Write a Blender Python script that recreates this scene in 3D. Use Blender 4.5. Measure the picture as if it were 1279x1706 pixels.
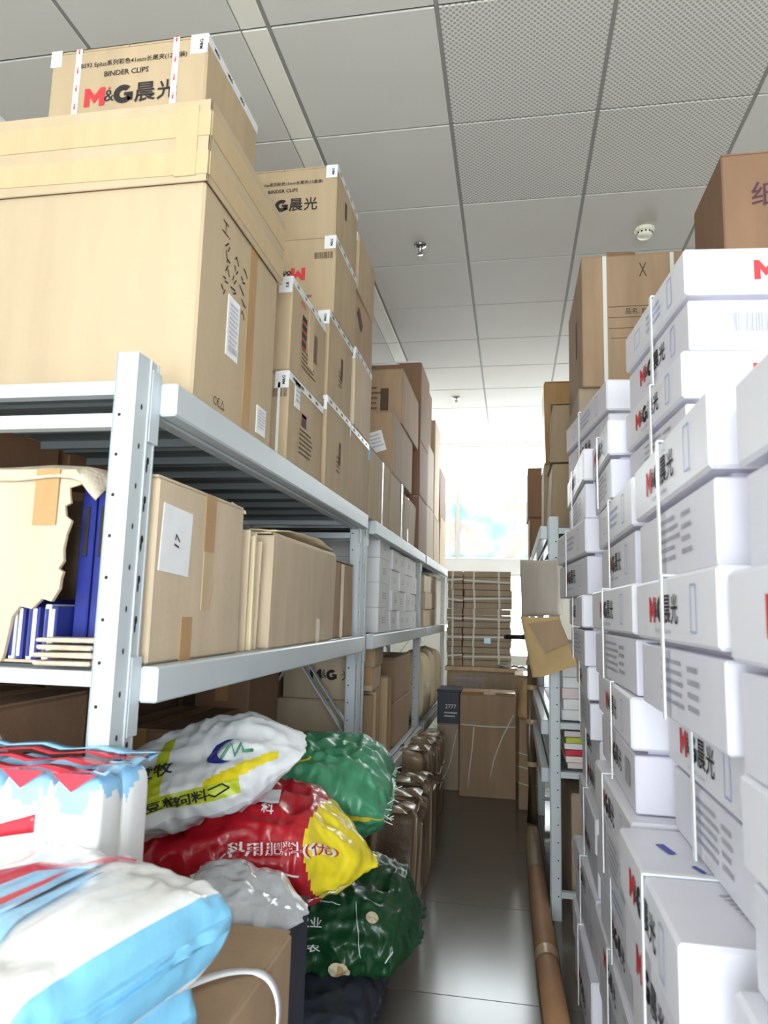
import bpy, bmesh, math, random
from mathutils import Vector, Matrix, noise

# ------------------------------------------------------------------ camera
SC = bpy.context.scene
COL = SC.collection
for o in list(bpy.data.objects):
    bpy.data.objects.remove(o)
R = math.radians

F_PX, YAW, PITCH, ROLL, CAM_Z = 1178.0, 0.1814, 0.1394, 0.0262, 1.33
_f = Vector((-math.sin(YAW)*math.cos(PITCH), math.cos(YAW)*math.cos(PITCH), math.sin(PITCH)))
_r = Vector((math.cos(YAW), math.sin(YAW), 0))
_u = _r.cross(_f)
_r2 = _r*math.cos(ROLL) + _u*math.sin(ROLL)
_u2 = -_r*math.sin(ROLL) + _u*math.cos(ROLL)
cam = bpy.data.cameras.new('camera')
cam.sensor_fit = 'VERTICAL'
cam.sensor_height = 36.0
cam.lens = F_PX/1706.0*36.0
cam.clip_start = 0.02
cam.dof.use_dof = True
cam.dof.focus_distance = 3.0
cam.dof.aperture_fstop = 6.5
camo = bpy.data.objects.new('camera', cam)
COL.objects.link(camo)
m = Matrix((_r2, _u2, -_f)).transposed().to_4x4()
m.translation = Vector((0, 0, CAM_Z))
camo.matrix_world = m
SC.camera = camo

# ------------------------------------------------------------------ world, daylight, exposure
W = bpy.data.worlds.new('overcast_sky')
SC.world = W
W.use_nodes = True
bg = W.node_tree.nodes['Background']
bg.inputs[0].default_value = (0.93, 0.97, 1.0, 1)
bg.inputs[1].default_value = 15.0
SC.view_settings.view_transform = 'Standard'
SC.view_settings.look = 'None'
SC.view_settings.exposure = 0.14
SC.view_settings.gamma = 1.0
SC.view_settings.use_curve_mapping = False
SC.cycles.use_denoising = True
SC.cycles.max_bounces = 10
SC.cycles.diffuse_bounces = 6
SC.cycles.sample_clamp_indirect = 6.0

ROOM_X0, ROOM_X1, ROOM_Y0, ROOM_Y1, CEIL = -2.15, 2.1, -2.5, 8.45, 3.381
NEARWIN = (-1.4, 1.7, 0.12, 2.45)     # window of the wall behind the camera: x0, x1, z0, z1
FARWIN = (-1.9, 1.85, 1.80, 3.36)       # window at the end of the aisle
def portal(name, cx, cy, cz, sx, sz, facing):
    l = bpy.data.lights.new(name, 'AREA')
    l.shape = 'RECTANGLE'; l.size = sx; l.size_y = sz
    l.cycles.is_portal = True
    o = bpy.data.objects.new(name, l); COL.objects.link(o)
    o.location = (cx, cy, cz)
    o.rotation_euler = (R(90) if facing > 0 else R(-90), 0, 0)   # area lamps shine along local -Z
    return o
portal('daylight_portal', (NEARWIN[0]+NEARWIN[1])/2, ROOM_Y0-0.02, (NEARWIN[2]+NEARWIN[3])/2, NEARWIN[1]-NEARWIN[0], NEARWIN[3]-NEARWIN[2], 1)
portal('daylight_portal', (FARWIN[0]+FARWIN[1])/2, ROOM_Y1+0.16, (FARWIN[2]+FARWIN[3])/2, FARWIN[1]-FARWIN[0], FARWIN[3]-FARWIN[2], -1)

# ------------------------------------------------------------------ materials
MATS = {}
def srgb(r, g, b):
    f = lambda c: (c/255/12.92) if c/255 <= 0.04045 else ((c/255+0.055)/1.055)**2.4
    return (f(r), f(g), f(b), 1)
def mat(name, rgb, rough=0.6, vary=0.0, scale=(6, 6, 6), bump=0.0, bscale=40.0, metal=0.0, coat=0.0, spec=0.5, trans=0.0, alpha=1.0):
    if name in MATS: return MATS[name]
    m = bpy.data.materials.new(name); m.use_nodes = True
    nt = m.node_tree; b = nt.nodes['Principled BSDF']
    c = srgb(*rgb)
    b.inputs['Base Color'].default_value = c
    b.inputs['Roughness'].default_value = rough
    b.inputs['Metallic'].default_value = metal
    b.inputs['Specular IOR Level'].default_value = spec
    if coat:
        b.inputs['Coat Weight'].default_value = coat; b.inputs['Coat Roughness'].default_value = 0.15
    if trans: b.inputs['Transmission Weight'].default_value = trans
    if alpha < 1: b.inputs['Alpha'].default_value = alpha
    if vary or bump:
        tc = nt.nodes.new('ShaderNodeTexCoord')
        mp = nt.nodes.new('ShaderNodeMapping'); mp.inputs['Scale'].default_value = scale
        nt.links.new(tc.outputs['Object'], mp.inputs['Vector'])
    if vary:
        n = nt.nodes.new('ShaderNodeTexNoise'); n.inputs['Scale'].default_value = 1.0; n.inputs['Detail'].default_value = 5
        nt.links.new(mp.outputs[0], n.inputs['Vector'])
        cr = nt.nodes.new('ShaderNodeValToRGB')
        cr.color_ramp.elements[0].position = 0.3; cr.color_ramp.elements[1].position = 0.7
        cr.color_ramp.elements[0].color = (c[0]*(1-vary), c[1]*(1-vary), c[2]*(1-vary*1.1), 1)
        cr.color_ramp.elements[1].color = (min(1, c[0]*(1+vary*.6)), min(1, c[1]*(1+vary*.6)), min(1, c[2]*(1+vary*.6)), 1)
        nt.links.new(n.outputs['Fac'], cr.inputs['Fac'])
        nt.links.new(cr.outputs['Color'], b.inputs['Base Color'])
    if bump:
        n2 = nt.nodes.new('ShaderNodeTexNoise'); n2.inputs['Scale'].default_value = bscale; n2.inputs['Detail'].default_value = 3
        nt.links.new(tc.outputs['Object'], n2.inputs['Vector'])
        bp = nt.nodes.new('ShaderNodeBump'); bp.inputs['Strength'].default_value = bump; bp.inputs['Distance'].default_value = 0.01
        nt.links.new(n2.outputs['Fac'], bp.inputs['Height'])
        nt.links.new(bp.outputs['Normal'], b.inputs['Normal'])
    MATS[name] = m
    return m
CS = (14, 14, 2.2)
card_tan = mat('card_tan', (178, 156, 126), .75, .10, CS, .08, 60)
card_big = mat('card_big', (187, 166, 137), .75, .09, (9, 9, 1.5), .08, 50)
card_pale = mat('card_pale', (202, 182, 156), .78, .10, CS, .10, 60)
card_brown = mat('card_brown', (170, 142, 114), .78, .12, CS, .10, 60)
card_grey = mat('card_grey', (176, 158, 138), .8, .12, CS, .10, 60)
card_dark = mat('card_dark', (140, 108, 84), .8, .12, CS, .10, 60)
card_cream = mat('card_cream', (226, 210, 176), .8, .10, CS, .10, 50)
card_torn = mat('card_torn', (205, 190, 170), .9, .2, (40, 40, 40), .3, 120)
tape_tan = mat('tape_tan', (178, 140, 92), .28, .08, (30, 30, 6), .05, 40, coat=.3)
tape_clear = mat('tape_clear', (196, 170, 132), .34, .06, (30, 30, 6), .15, 60, coat=.1)
tape_white = mat('tape_white', (226, 226, 228), .3, .04, (60, 60, 60), .1, 80)
ink_black = mat('ink_black', (38, 32, 34), .7)
ink_brown = mat('ink_brown', (88, 68, 52), .8)
ink_red = mat('ink_red', (206, 52, 58), .6)
ink_purple = mat('ink_purple', (84, 48, 60), .7)
ink_blue = mat('ink_blue', (172, 182, 222), .6)
ink_pen = mat('ink_pen', (50, 66, 170), .5)
ink_grey = mat('ink_grey', (166, 166, 178), .6)
ink_white = mat('ink_white', (236, 236, 236), .5)
paper = mat('paper', (236, 236, 238), .7, .03, (20, 20, 20))
carton_white = mat('carton_white', (224, 222, 234), .5, .025, (8, 8, 3), .04, 40)
carton_lid = mat('carton_lid', (232, 231, 241), .45, .025, (8, 8, 3), .04, 40)
strap_white = mat('strap_white', (236, 238, 240), .35)
string_white = mat('string_white', (228, 226, 220), .6)
steel = mat('steel', (196, 203, 208), .42, .03, (5, 5, 5), coat=.1)
steel_deck = mat('steel_deck', (112, 118, 121), .5, .05, (3, 3, 3))
steel_blue = mat('steel_blue', (168, 180, 192), .42, .04, (5, 5, 5))
hole_dark = mat('hole_dark', (34, 34, 36), .8)
wall_paint = mat('wall_paint', (236, 236, 230), .8, .02, (3, 3, 3), .05, 60)
frame_white = mat('frame_white', (238, 238, 238), .4)
ceil_tile = mat('ceil_tile', (203, 200, 194), .75, .02, (3, 3, 3), .05, 150)
ceil_runner = mat('ceil_runner', (136, 134, 130), .7)
ceil_strip = mat('ceil_strip', (224, 221, 210), .6, .02, (3, 3, 3))
ceil_back = mat('ceil_back', (70, 70, 70), .9)
plastic_ivory = mat('plastic_ivory', (236, 234, 214), .45)
chrome = mat('chrome', (180, 180, 180), .25, metal=1.0)
rubber_black = mat('rubber_black', (26, 26, 28), .45)
navy = mat('navy', (38, 48, 130), .4, .15, (20, 20, 20))
film_blue = mat('film_blue', (128, 196, 232), .22, .06, (10, 10, 10), .25, 25, coat=.5)
film_white = mat('film_white', (240, 240, 240), .25, .03, (10, 10, 10), .2, 22, coat=.5)
film_red = mat('film_red', (206, 40, 64), .25, .08, (12, 12, 12), .2, 30, coat=.4)
film_sky = mat('film_sky', (150, 204, 240), .25, .05, (12, 12, 12), .2, 30, coat=.4)
film_grey = mat('film_grey', (196, 198, 204), .2, .12, (14, 14, 14), .35, 26, coat=.5)
bag_green = mat('bag_green', (70, 146, 108), .42, .14, (9, 9, 9), .35, 28, coat=.15)
bag_dkgreen = mat('bag_dkgreen', (26, 74, 42), .4, .2, (9, 9, 9), .3, 26, coat=.2)
bag_yellow = mat('bag_yellow', (236, 214, 40), .3, .06, (9, 9, 9), .25, 26, coat=.3)
bag_red = mat('bag_red', (186, 26, 42), .3, .12, (9, 9, 9), .25, 26, coat=.3)
bag_white = mat('bag_white', (222, 224, 228), .35, .06, (9, 9, 9), .3, 26, coat=.2)
bag_lime = mat('bag_lime', (188, 200, 44), .35, .06, (9, 9, 9), .25, 26)
bag_stripe = mat('bag_stripe', (206, 186, 40), .45)
roll_brown = mat('roll_brown', (168, 126, 92), .6, .1, (10, 10, 10))
kraft = mat('kraft', (196, 166, 118), .7, .1, (10, 10, 10), .15, 30)
kraft_pale = mat('kraft_pale', (242, 232, 222), .75, .05, (10, 10, 4), .08, 30)
wrap_brown = mat('wrap_brown', (112, 92, 74), .34, .3, (16, 16, 3), .3, 30, coat=.3)
wrap_light = mat('wrap_light', (152, 130, 104), .34, .2, (16, 16, 3), .3, 30, coat=.3)
crate_dark = mat('crate_dark', (58, 62, 76), .5, .1, (10, 10, 10))
mop_grey = mat('mop_grey', (150, 148, 160), .9, .2, (30, 30, 30))
wood_board = mat('wood_board', (206, 178, 140), .6, .16, (20, 20, 1.5))
pink_paper = mat('pink_paper', (232, 214, 218), .7, .05, (20, 20, 20))

def tile_floor_mat():
    m = mat('floor_tile', (106, 100, 92), .16, .07, (2.2, 2.2, 2.2), 0, 0, spec=.35)
    return m
floor_tile = tile_floor_mat()
floor_joint = mat('floor_joint', (120, 114, 104), .8)

def perforated():
    m = bpy.data.materials.new('perforated_tile'); m.use_nodes = True
    nt = m.node_tree; b = nt.nodes['Principled BSDF']; b.inputs['Roughness'].default_value = .7
    tc = nt.nodes.new('ShaderNodeTexCoord'); mp = nt.nodes.new('ShaderNodeMapping')
    mp.inputs['Rotation'].default_value = (0, 0, R(45)); mp.inputs['Scale'].default_value = (64, 64, 0.001)
    v = nt.nodes.new('ShaderNodeTexVoronoi'); v.inputs['Randomness'].default_value = 0; v.inputs['Scale'].default_value = 1
    v.voronoi_dimensions = '2D'
    cr = nt.nodes.new('ShaderNodeValToRGB')
    cr.color_ramp.elements[0].position = .30; cr.color_ramp.elements[1].position = .40
    cr.color_ramp.elements[0].color = srgb(158, 156, 152); cr.color_ramp.elements[1].color = srgb(208, 205, 199)
    nt.links.new(tc.outputs['Object'], mp.inputs[0]); nt.links.new(mp.outputs[0], v.inputs['Vector'])
    nt.links.new(v.outputs['Distance'], cr.inputs['Fac']); nt.links.new(cr.outputs[0], b.inputs['Base Color'])
    return m
ceil_perf = perforated()

def film_art():
    m = bpy.data.materials.new('window_film_art'); m.use_nodes = True
    nt = m.node_tree; out = nt.nodes['Material Output']; nt.nodes.remove(nt.nodes['Principled BSDF'])
    tc = nt.nodes.new('ShaderNodeTexCoord'); n = nt.nodes.new('ShaderNodeTexNoise')
    n.inputs['Scale'].default_value = 3.2; n.inputs['Detail'].default_value = 4
    cr = nt.nodes.new('ShaderNodeValToRGB'); e = cr.color_ramp.elements
    K = .31                                   # a dense print: lets a little of the daylight through
    e[0].position = .34; e[0].color = (.74*K, .97*K, .97*K, 1)
    e[1].position = .72; e[1].color = (.78*K, .96*K, .88*K, 1)
    for p, c in ((.44, (.88, .99, .98)), (.49, (1.05, 1.05, 1.02)), (.56, (1.05, 1.03, 1.0)), (.60, (1.0, .86, .80)), (.65, (1.02, .96, .86))):
        q = e.new(p); q.color = (c[0]*K, c[1]*K, c[2]*K, 1)
    t = nt.nodes.new('ShaderNodeBsdfTranslucent')
    nt.links.new(tc.outputs['Object'], n.inputs['Vector']); nt.links.new(n.outputs['Fac'], cr.inputs['Fac'])
    nt.links.new(cr.outputs[0], t.inputs['Color']); nt.links.new(t.outputs[0], out.inputs[0])
    return m
def glass_mat():
    m = bpy.data.materials.new('window_glass'); m.use_nodes = True
    nt = m.node_tree; out = nt.nodes['Material Output']; nt.nodes.remove(nt.nodes['Principled BSDF'])
    a = nt.nodes.new('ShaderNodeBsdfTransparent'); a.inputs[0].default_value = (.96, .98, .98, 1)
    g = nt.nodes.new('ShaderNodeBsdfGlossy'); g.inputs['Roughness'].default_value = 0.02
    mx = nt.nodes.new('ShaderNodeMixShader'); mx.inputs[0].default_value = .05
    nt.links.new(a.outputs[0], mx.inputs[1]); nt.links.new(g.outputs[0], mx.inputs[2]); nt.links.new(mx.outputs[0], out.inputs[0])
    return m
glass = glass_mat()

# ------------------------------------------------------------------ mesh helpers
class MB:
    def __init__(s): s.v = []; s.f = []; s.m = []; s.s = []
    def add(s, vs, fs, m=0, smooth=False):
        o = len(s.v); s.v += [tuple(v) for v in vs]
        for f in fs: s.f.append(tuple(i+o for i in f)); s.m.append(m); s.s.append(smooth)
        return s
    def box(s, x0, x1, y0, y1, z0, z1, m=0):
        return s.hexa([(x0,y0,z0),(x1,y0,z0),(x1,y1,z0),(x0,y1,z0),(x0,y0,z1),(x1,y0,z1),(x1,y1,z1),(x0,y1,z1)], m)
    def hexa(s, v, m=0):
        return s.add(v, [(0,3,2,1),(4,5,6,7),(0,1,5,4),(1,2,6,5),(2,3,7,6),(3,0,4,7)], m)
    def bev(s, x0, x1, y0, y1, z0, z1, b=.004, m=0, seg=1, jit=0.0, rnd=None):
        bm = bmesh.new()
        vs = []
        for (x, y, z) in ((x0,y0,z0),(x1,y0,z0),(x1,y1,z0),(x0,y1,z0),(x0,y0,z1),(x1,y0,z1),(x1,y1,z1),(x0,y1,z1)):
            if jit and rnd:
                x += rnd.uniform(-jit, jit); y += rnd.uniform(-jit, jit)
                if z == z1: z -= rnd.uniform(0, jit)
            vs.append(bm.verts.new((x, y, z)))
        for f in ((0,3,2,1),(4,5,6,7),(0,1,5,4),(1,2,6,5),(2,3,7,6),(3,0,4,7)): bm.faces.new([vs[i] for i in f])
        if b > 0: bmesh.ops.bevel(bm, geom=list(bm.edges), offset=b, segments=seg, affect='EDGES', profile=.5)
        bm.verts.index_update()
        s.add([v.co[:] for v in bm.verts], [[v.index for v in f.verts] for f in bm.faces], m)
        bm.free(); return s
    def bar(s, a, b, w, h, m=0, up=(0, 0, 1)):
        a = Vector(a); b = Vector(b); d = (b-a).normalized(); up = Vector(up)
        sx = d.cross(up)
        if sx.length < 1e-4: sx = d.cross(Vector((1, 0, 0)))
        sx.normalize(); sy = sx.cross(d)
        v = [p + sx*i*w/2 + sy*j*h/2 for p in (a, b) for i, j in ((-1,-1),(1,-1),(1,1),(-1,1))]
        return s.add(v, [(0,1,2,3),(7,6,5,4),(0,4,5,1),(1,5,6,2),(2,6,7,3),(3,7,4,0)], m)
    def tube(s, pts, r, n=8, m=0, cap=True, smooth=True):
        pts = [Vector(p) for p in pts]; rings = []
        o = len(s.v)
        for i, p in enumerate(pts):
            d = (pts[min(i+1, len(pts)-1)] - pts[max(i-1, 0)]).normalized()
            a = d.cross(Vector((0, 0, 1)))
            if a.length < 1e-3: a = d.cross(Vector((1, 0, 0)))
            a.normalize(); b = a.cross(d)
            rr = r[i] if isinstance(r, (list, tuple)) else r
            for k in range(n):
                t = 2*math.pi*k/n
                s.v.append(tuple(p + (a*math.cos(t) + b*math.sin(t))*rr))
        for i in range(len(pts)-1):
            for k in range(n):
                k2 = (k+1) % n
                s.f.append((o+i*n+k, o+(i+1)*n+k, o+(i+1)*n+k2, o+i*n+k2)); s.m.append(m); s.s.append(smooth)
        if cap:
            s.f.append(tuple(o+k for k in range(n))); s.m.append(m); s.s.append(False)
            s.f.append(tuple(o+(len(pts)-1)*n+k for k in reversed(range(n)))); s.m.append(m); s.s.append(False)
        return s
    def lathe(s, prof, n=20, m=0, c=(0, 0, 0)):
        o = len(s.v)
        for r, z in prof:
            for k in range(n):
                t = 2*math.pi*k/n; s.v.append((c[0]+r*math.cos(t), c[1]+r*math.sin(t), c[2]+z))
        for i in range(len(prof)-1):
            for k in range(n):
                k2 = (k+1) % n
                s.f.append((o+i*n+k, o+i*n+k2, o+(i+1)*n+k2, o+(i+1)*n+k)); s.m.append(m); s.s.append(True)
        return s
    def grid(s, fn, nu, nv, m=0, wrap_u=False, wrap_v=False, mf=None):
        o = len(s.v)
        for i in range(nu):
            for j in range(nv):
                s.v.append(tuple(fn(i/(nu if wrap_u else nu-1), j/(nv if wrap_v else nv-1))))
        for i in range(nu if wrap_u else nu-1):
            for j in range(nv if wrap_v else nv-1):
                i2, j2 = (i+1) % nu, (j+1) % nv
                s.f.append((o+i*nv+j, o+i2*nv+j, o+i2*nv+j2, o+i*nv+j2))
                s.m.append(mf((i+.5)/(nu if wrap_u else nu-1), (j+.5)/(nv if wrap_v else nv-1)) if mf else m); s.s.append(True)
        return s
    def mesh(s, name, mats):
        me = bpy.data.meshes.new(name); me.from_pydata(s.v, [], s.f)
        for mm in (mats if isinstance(mats, (list, tuple)) else [mats]): me.materials.append(mm)
        me.polygons.foreach_set('material_index', s.m); me.polygons.foreach_set('use_smooth', s.s)
        me.update(); return me
    def build(s, name, mats, parent=None):
        return link(name, s.mesh(name, mats), parent)

def link(name, me, parent=None, loc=None):
    o = bpy.data.objects.new(name, me); COL.objects.link(o)
    if parent is not None: o.parent = parent
    if loc is not None: o.location = loc
    return o
def tag(o, label=None, cat=None, group=None, kind=None):
    if label: o['label'] = label
    if cat: o['category'] = cat
    if group: o['group'] = group
    if kind: o['kind'] = kind
    return o
def thing(name, label, cat, loc=(0, 0, 0), rz=0, group=None):
    o = bpy.data.objects.new(name, None); COL.objects.link(o)
    o.empty_display_size = .05
    o.location = loc; o.rotation_euler = (0, 0, rz)
    return tag(o, label, cat, group)

# text as flat print
_TXT = {}
def text_geo(txt, bold=0.0):
    key = (txt, bold)
    if key in _TXT: return _TXT[key]
    cu = bpy.data.curves.new('t', 'FONT'); cu.body = txt; cu.size = 1.0; cu.resolution_u = 2
    cu.align_x = 'CENTER'; cu.align_y = 'CENTER'; cu.offset = bold
    ob = bpy.data.objects.new('t', cu); COL.objects.link(ob)
    dg = bpy.context.evaluated_depsgraph_get(); dg.update()
    me = bpy.data.meshes.new_from_object(ob.evaluated_get(dg))
    vs = [v.co.copy() for v in me.vertices]; fs = [tuple(p.vertices) for p in me.polygons]
    bpy.data.objects.remove(ob); bpy.data.curves.remove(cu); bpy.data.meshes.remove(me)
    if vs:
        x0 = min(v.x for v in vs); x1 = max(v.x for v in vs); y0 = min(v.y for v in vs); y1 = max(v.y for v in vs)
        vs = [Vector((v.x-(x0+x1)/2, v.y-(y0+y1)/2, 0)) for v in vs]; w, h = x1-x0, y1-y0
    else: w = h = 1
    _TXT[key] = (vs, fs, w, h)
    return _TXT[key]
OFF = 0.0016
class Face:
    """a rectangular face of a thing, in its local axes: u to the right, v up, as seen from outside"""
    def __init__(s, o, r, u):
        s.o = Vector(o); s.r = Vector(r); s.u = Vector(u); s.n = s.r.cross(s.u)
    def p(s, u, v, off=OFF): return s.o + s.r*u + s.u*v + s.n*off
def faces(lx, ly, lz):
    return {'F': Face((0, -ly/2, 0), (1,0,0), (0,0,1)), 'R': Face((lx/2, 0, 0), (0,1,0), (0,0,1)),
            'L': Face((-lx/2, 0, 0), (0,-1,0), (0,0,1)), 'T': Face((0, 0, lz), (1,0,0), (0,1,0)), 'B': Face((0, ly/2, 0), (-1,0,0), (0,0,1))}
def put_text(mb, face, u, v, txt, h=None, w=None, mi=0, rot=0, bold=0.0, sx=1.0, off=OFF):
    vs, fs, tw, th = text_geo(txt, bold)
    k = (h/th) if h else (w/tw)
    c, s = math.cos(rot), math.sin(rot)
    out = []
    for q in vs:
        x, y = q.x*k*sx, q.y*k
        out.append(face.p(u+x*c-y*s, v+x*s+y*c, off))
    mb.add(out, fs, mi)
    return tw*k*sx
def put_rect(mb, face, u, v, w, h, mi=0, rot=0, off=OFF, th=0.0):
    c, s = math.cos(rot), math.sin(rot)
    P = [(-w/2,-h/2),(w/2,-h/2),(w/2,h/2),(-w/2,h/2)]
    q = [face.p(u+x*c-y*s, v+x*s+y*c, off+th) for x, y in P]
    if th:
        q2 = [face.p(u+x*c-y*s, v+x*s+y*c, 0.0002) for x, y in P]
        mb.add(q2+q, [(4,5,6,7),(0,1,5,4),(1,2,6,5),(2,3,7,6),(3,0,4,7)], mi)
    else: mb.add(q, [(0,1,2,3)], mi)
def put_lines(mb, face, u, v, w, h, n, mi=0, rot=0, rnd=None, fill=.45):
    """rows of tiny illegible print"""
    rnd = rnd or random.Random(int(abs(u*1e4)+abs(v*1e4)))
    c, s = math.cos(rot), math.sin(rot)
    for i in range(n):
        y = h/2 - (i+.5)*h/n; x = -w/2
        end = w/2*(rnd.uniform(.5, 1))
        while x < end:
            d = rnd.uniform(.03, .075)*w
            put_rect(mb, face, u+(x+d/2)*c-y*s, v+(x+d/2)*s+y*c, d*.62, h/n*fill, mi, rot)
            x += d
def put_barcode(mb, face, u, v, w, h, mi=0, rnd=None):
    rnd = rnd or random.Random(7); x = -w/2
    while x < w/2:
        d = rnd.uniform(.015, .05)*w; put_rect(mb, face, u+x, v, d, h, mi); x += d + rnd.uniform(.02, .05)*w
def glyph_M(mb, face, u, v, h, rot, mi, off=OFF):
    """bold slab M"""
    w = h*1.12; t = h*.30
    P = [(-w/2, -h/2), (-w/2+t, -h/2), (-w/2+t, h*.02), (0, -h*.34), (w/2-t, h*.02), (w/2-t, -h/2), (w/2, -h/2), (w/2, h/2), (w/2-t*.85, h/2), (0, h*.10), (-w/2+t*.85, h/2), (-w/2, h/2)]
    c, s = math.cos(rot), math.sin(rot)
    q = [face.p(u+x*c-y*s, v+x*s+y*c, off) for x, y in P]
    mb.add(q, [(0, 1, 2, 10, 11), (2, 3, 9, 10), (3, 4, 8, 9), (4, 5, 6, 7, 8)], mi)
    return w
def glyph_G(mb, face, u, v, h, rot, mi, off=OFF):
    """bold round G"""
    ro, ri = h/2, h*.21; n = 20; a0, a1 = R(48), R(330)
    c, s = math.cos(rot), math.sin(rot)
    T = lambda x, y: face.p(u+x*c-y*s, v+x*s+y*c, off)
    A = [a0+(a1-a0)*k/n for k in range(n+1)]
    mb.add([T(ro*1.05*math.cos(a), ro*math.sin(a)) for a in A]+[T(ri*math.cos(a), ri*math.sin(a)) for a in A], [(k, n+1+k, n+2+k, k+1)[::-1] for k in range(n)], mi)
    mb.add([T(x, y) for x, y in ((h*.04, -h*.10), (h*.52, -h*.10), (h*.52, h*.08), (h*.04, h*.08))], [(0, 1, 2, 3)], mi)
    mb.add([T(x, y) for x, y in ((h*.24, -h*.36), (h*.52, -h*.36), (h*.52, -h*.08), (h*.24, -h*.08))], [(0, 1, 2, 3)], mi)
    return h*1.05
def put_logo(mb, face, u, v, h, rot=0, red=0, blk=1, cjk=True, bold=.03):
    """M & G and two characters, centred on u, v; material slots: red, black"""
    c, s = math.cos(rot), math.sin(rot)
    segs = [('M', h*1.12), (':', h*.30), ('G', h*1.05)]
    if cjk:
        for t in '晨光': _, _, tw, th = text_geo(t, .012); segs.append((t, tw*h*1.05/th))
    gap = h*.09; tot = sum(w for _, w in segs)+gap*(len(segs)-1); x = -tot/2
    for t, w in segs:
        xx = x+w/2; U, V = u+xx*c, v+xx*s
        if t == 'M': glyph_M(mb, face, U, V, h, rot, red)
        elif t == 'G': glyph_G(mb, face, U, V, h, rot, blk)
        elif t == ':':
            put_text(mb, face, U, V, '&', h=h*.62, mi=blk, rot=rot)
            put_rect(mb, face, U-s*h*.40, V+c*h*.40, h*.14, h*.12, red, rot)
        else: put_text(mb, face, U, V, t, h=h*1.05, mi=blk, rot=rot, bold=.012)
        x += w+gap
    return tot

RND = random.Random(11)

# ------------------------------------------------------------------ the room
def floor_build():
    fl = tag(MB().box(ROOM_X0-.2, ROOM_X1+.2, ROOM_Y0-.2, ROOM_Y1+.2, -.12, -.004).build('floor', floor_joint), kind='structure')
    T = .8; g = .0015
    me = MB().bev(-T/2+g, T/2-g, -T/2+g, T/2-g, -.004, 0, .001).mesh('floor_tile', floor_tile)
    x = -.62-T*2
    while x < ROOM_X1+.2:
        y = -2.9
        while y < ROOM_Y1+.2:
            link('floor_tile', me, fl, (x+T/2, y+T/2, 0)); y += T
        x += T
floor_build()

GX0, GY0, TS = -.8575, 2.1407, .6      # ceiling grid: a line, a row, pitch
def ceiling_build():
    ce = tag(MB().box(ROOM_X0-.2, ROOM_X1+.2, ROOM_Y0-.2, ROOM_Y1+.2, CEIL+.012, CEIL+.1).build('ceiling', ceil_back), kind='structure')
    def tile(w, m):
        return MB().bev(-w/2, w/2, -TS/2+.004, TS/2-.004, 0, .010, .0025).mesh('ceiling_tile', m)
    plain, perf, strip = tile(TS-.016, ceil_tile), tile(TS-.016, ceil_perf), tile(.095, ceil_strip)
    xs = [(GX0+TS*(i+.5), plain, i) for i in range(0, 5)]
    xs += [(GX0-.055, strip, -1)] + [(GX0-.099-TS*(i+.5), plain, -2-i) for i in range(0, 3)]
    j0 = int((ROOM_Y0-GY0)/TS)-1
    for x, me, i in xs:
        for j in range(j0, 11):
            mm = perf if (i in (1, 2) and j in (0, 1)) else me
            link('ceiling_tile', mm, ce, (x, GY0+TS*(j+.5), CEIL))
    # runners of the ceiling grid, seen in the wider gaps
    for gx in [GX0+TS*i for i in range(0, 6)]+[GX0-.105, GX0-.099-TS, GX0-.099-2*TS]:
        MB().box(gx-.008, gx+.008, ROOM_Y0, ROOM_Y1, CEIL+.004, CEIL+.012).build('grid_runner', ceil_runner, ce)
ceiling_build()

def wall_with_window(name, y0, y1, win, n, cols, transom=None, low=None):
    x0, x1, z0, z1 = win
    mb = MB()
    mb.box(ROOM_X0-.15, x0, y0, y1, 0, CEIL+.05); mb.box(x1, ROOM_X1+.15, y0, y1, 0, CEIL+.05)
    mb.box(x0, x1, y0, y1, z1, CEIL+.05)
    if low:          # a narrow lower light under the sill
        a, b, zl = low
        mb.box(x0, a, y0, y1, 0, z0); mb.box(b, x1, y0, y1, 0, z0); mb.box(a, b, y0, y1, 0, zl)
    else: mb.box(x0, x1, y0, y1, 0, z0)
    tag(mb.build(name, wall_paint), kind='structure')
    root = tag(thing('window_%d' % n, None, None, ((x0+x1)/2, (y0+y1)/2, z0)), kind='structure')
    hw, h = (x1-x0)/2, z1-z0
    fr = MB()
    for a, b in ((-hw, -hw+.05), (hw-.05, hw)): fr.box(a, b, -.03, .03, 0, h)
    fr.box(-hw, hw, -.03, .03, 0, .05); fr.box(-hw, hw, -.03, .03, h-.05, h)
    for i in range(1, cols):
        x = -hw + 2*hw*i/cols; fr.box(x-.025, x+.025, -.03, .03, .05, h-.05)
    if transom: fr.box(-hw, hw, -.04, .04, transom[0]-z0, transom[1]-z0)
    fr.build('window_frame', frame_white, root)
    for i in range(cols):
        a, b = -hw+2*hw*i/cols+.03, -hw+2*hw*(i+1)/cols-.03
        MB().box(a, b, -.003, .003, .05, h-.05).build('pane', glass, root)
    if low:
        MB().box(low[0]-(x0+x1)/2, low[1]-(x0+x1)/2, -.003, .003, low[2]-z0, 0).build('lower_pane', glass, root)
    s = -1 if y0 > 0 else 1
    MB().bev(-hw-.05, hw+.05, min(s*.02, s*.2), max(s*.02, s*.2), -.03, 0, .006).build('window_sill', frame_white, root)
    return root
wall_with_window('wall_back', ROOM_Y0-.15, ROOM_Y0, NEARWIN, 2, 4)
win = wall_with_window('wall_front', ROOM_Y1, ROOM_Y1+.15, FARWIN, 1, 3, (1.80, 1.985), (-.12, .45, .86))
tag(MB().box(ROOM_X0-.15, ROOM_X0, ROOM_Y0, ROOM_Y1, 0, CEIL+.05).build('wall_left', wall_paint), kind='structure')
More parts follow.
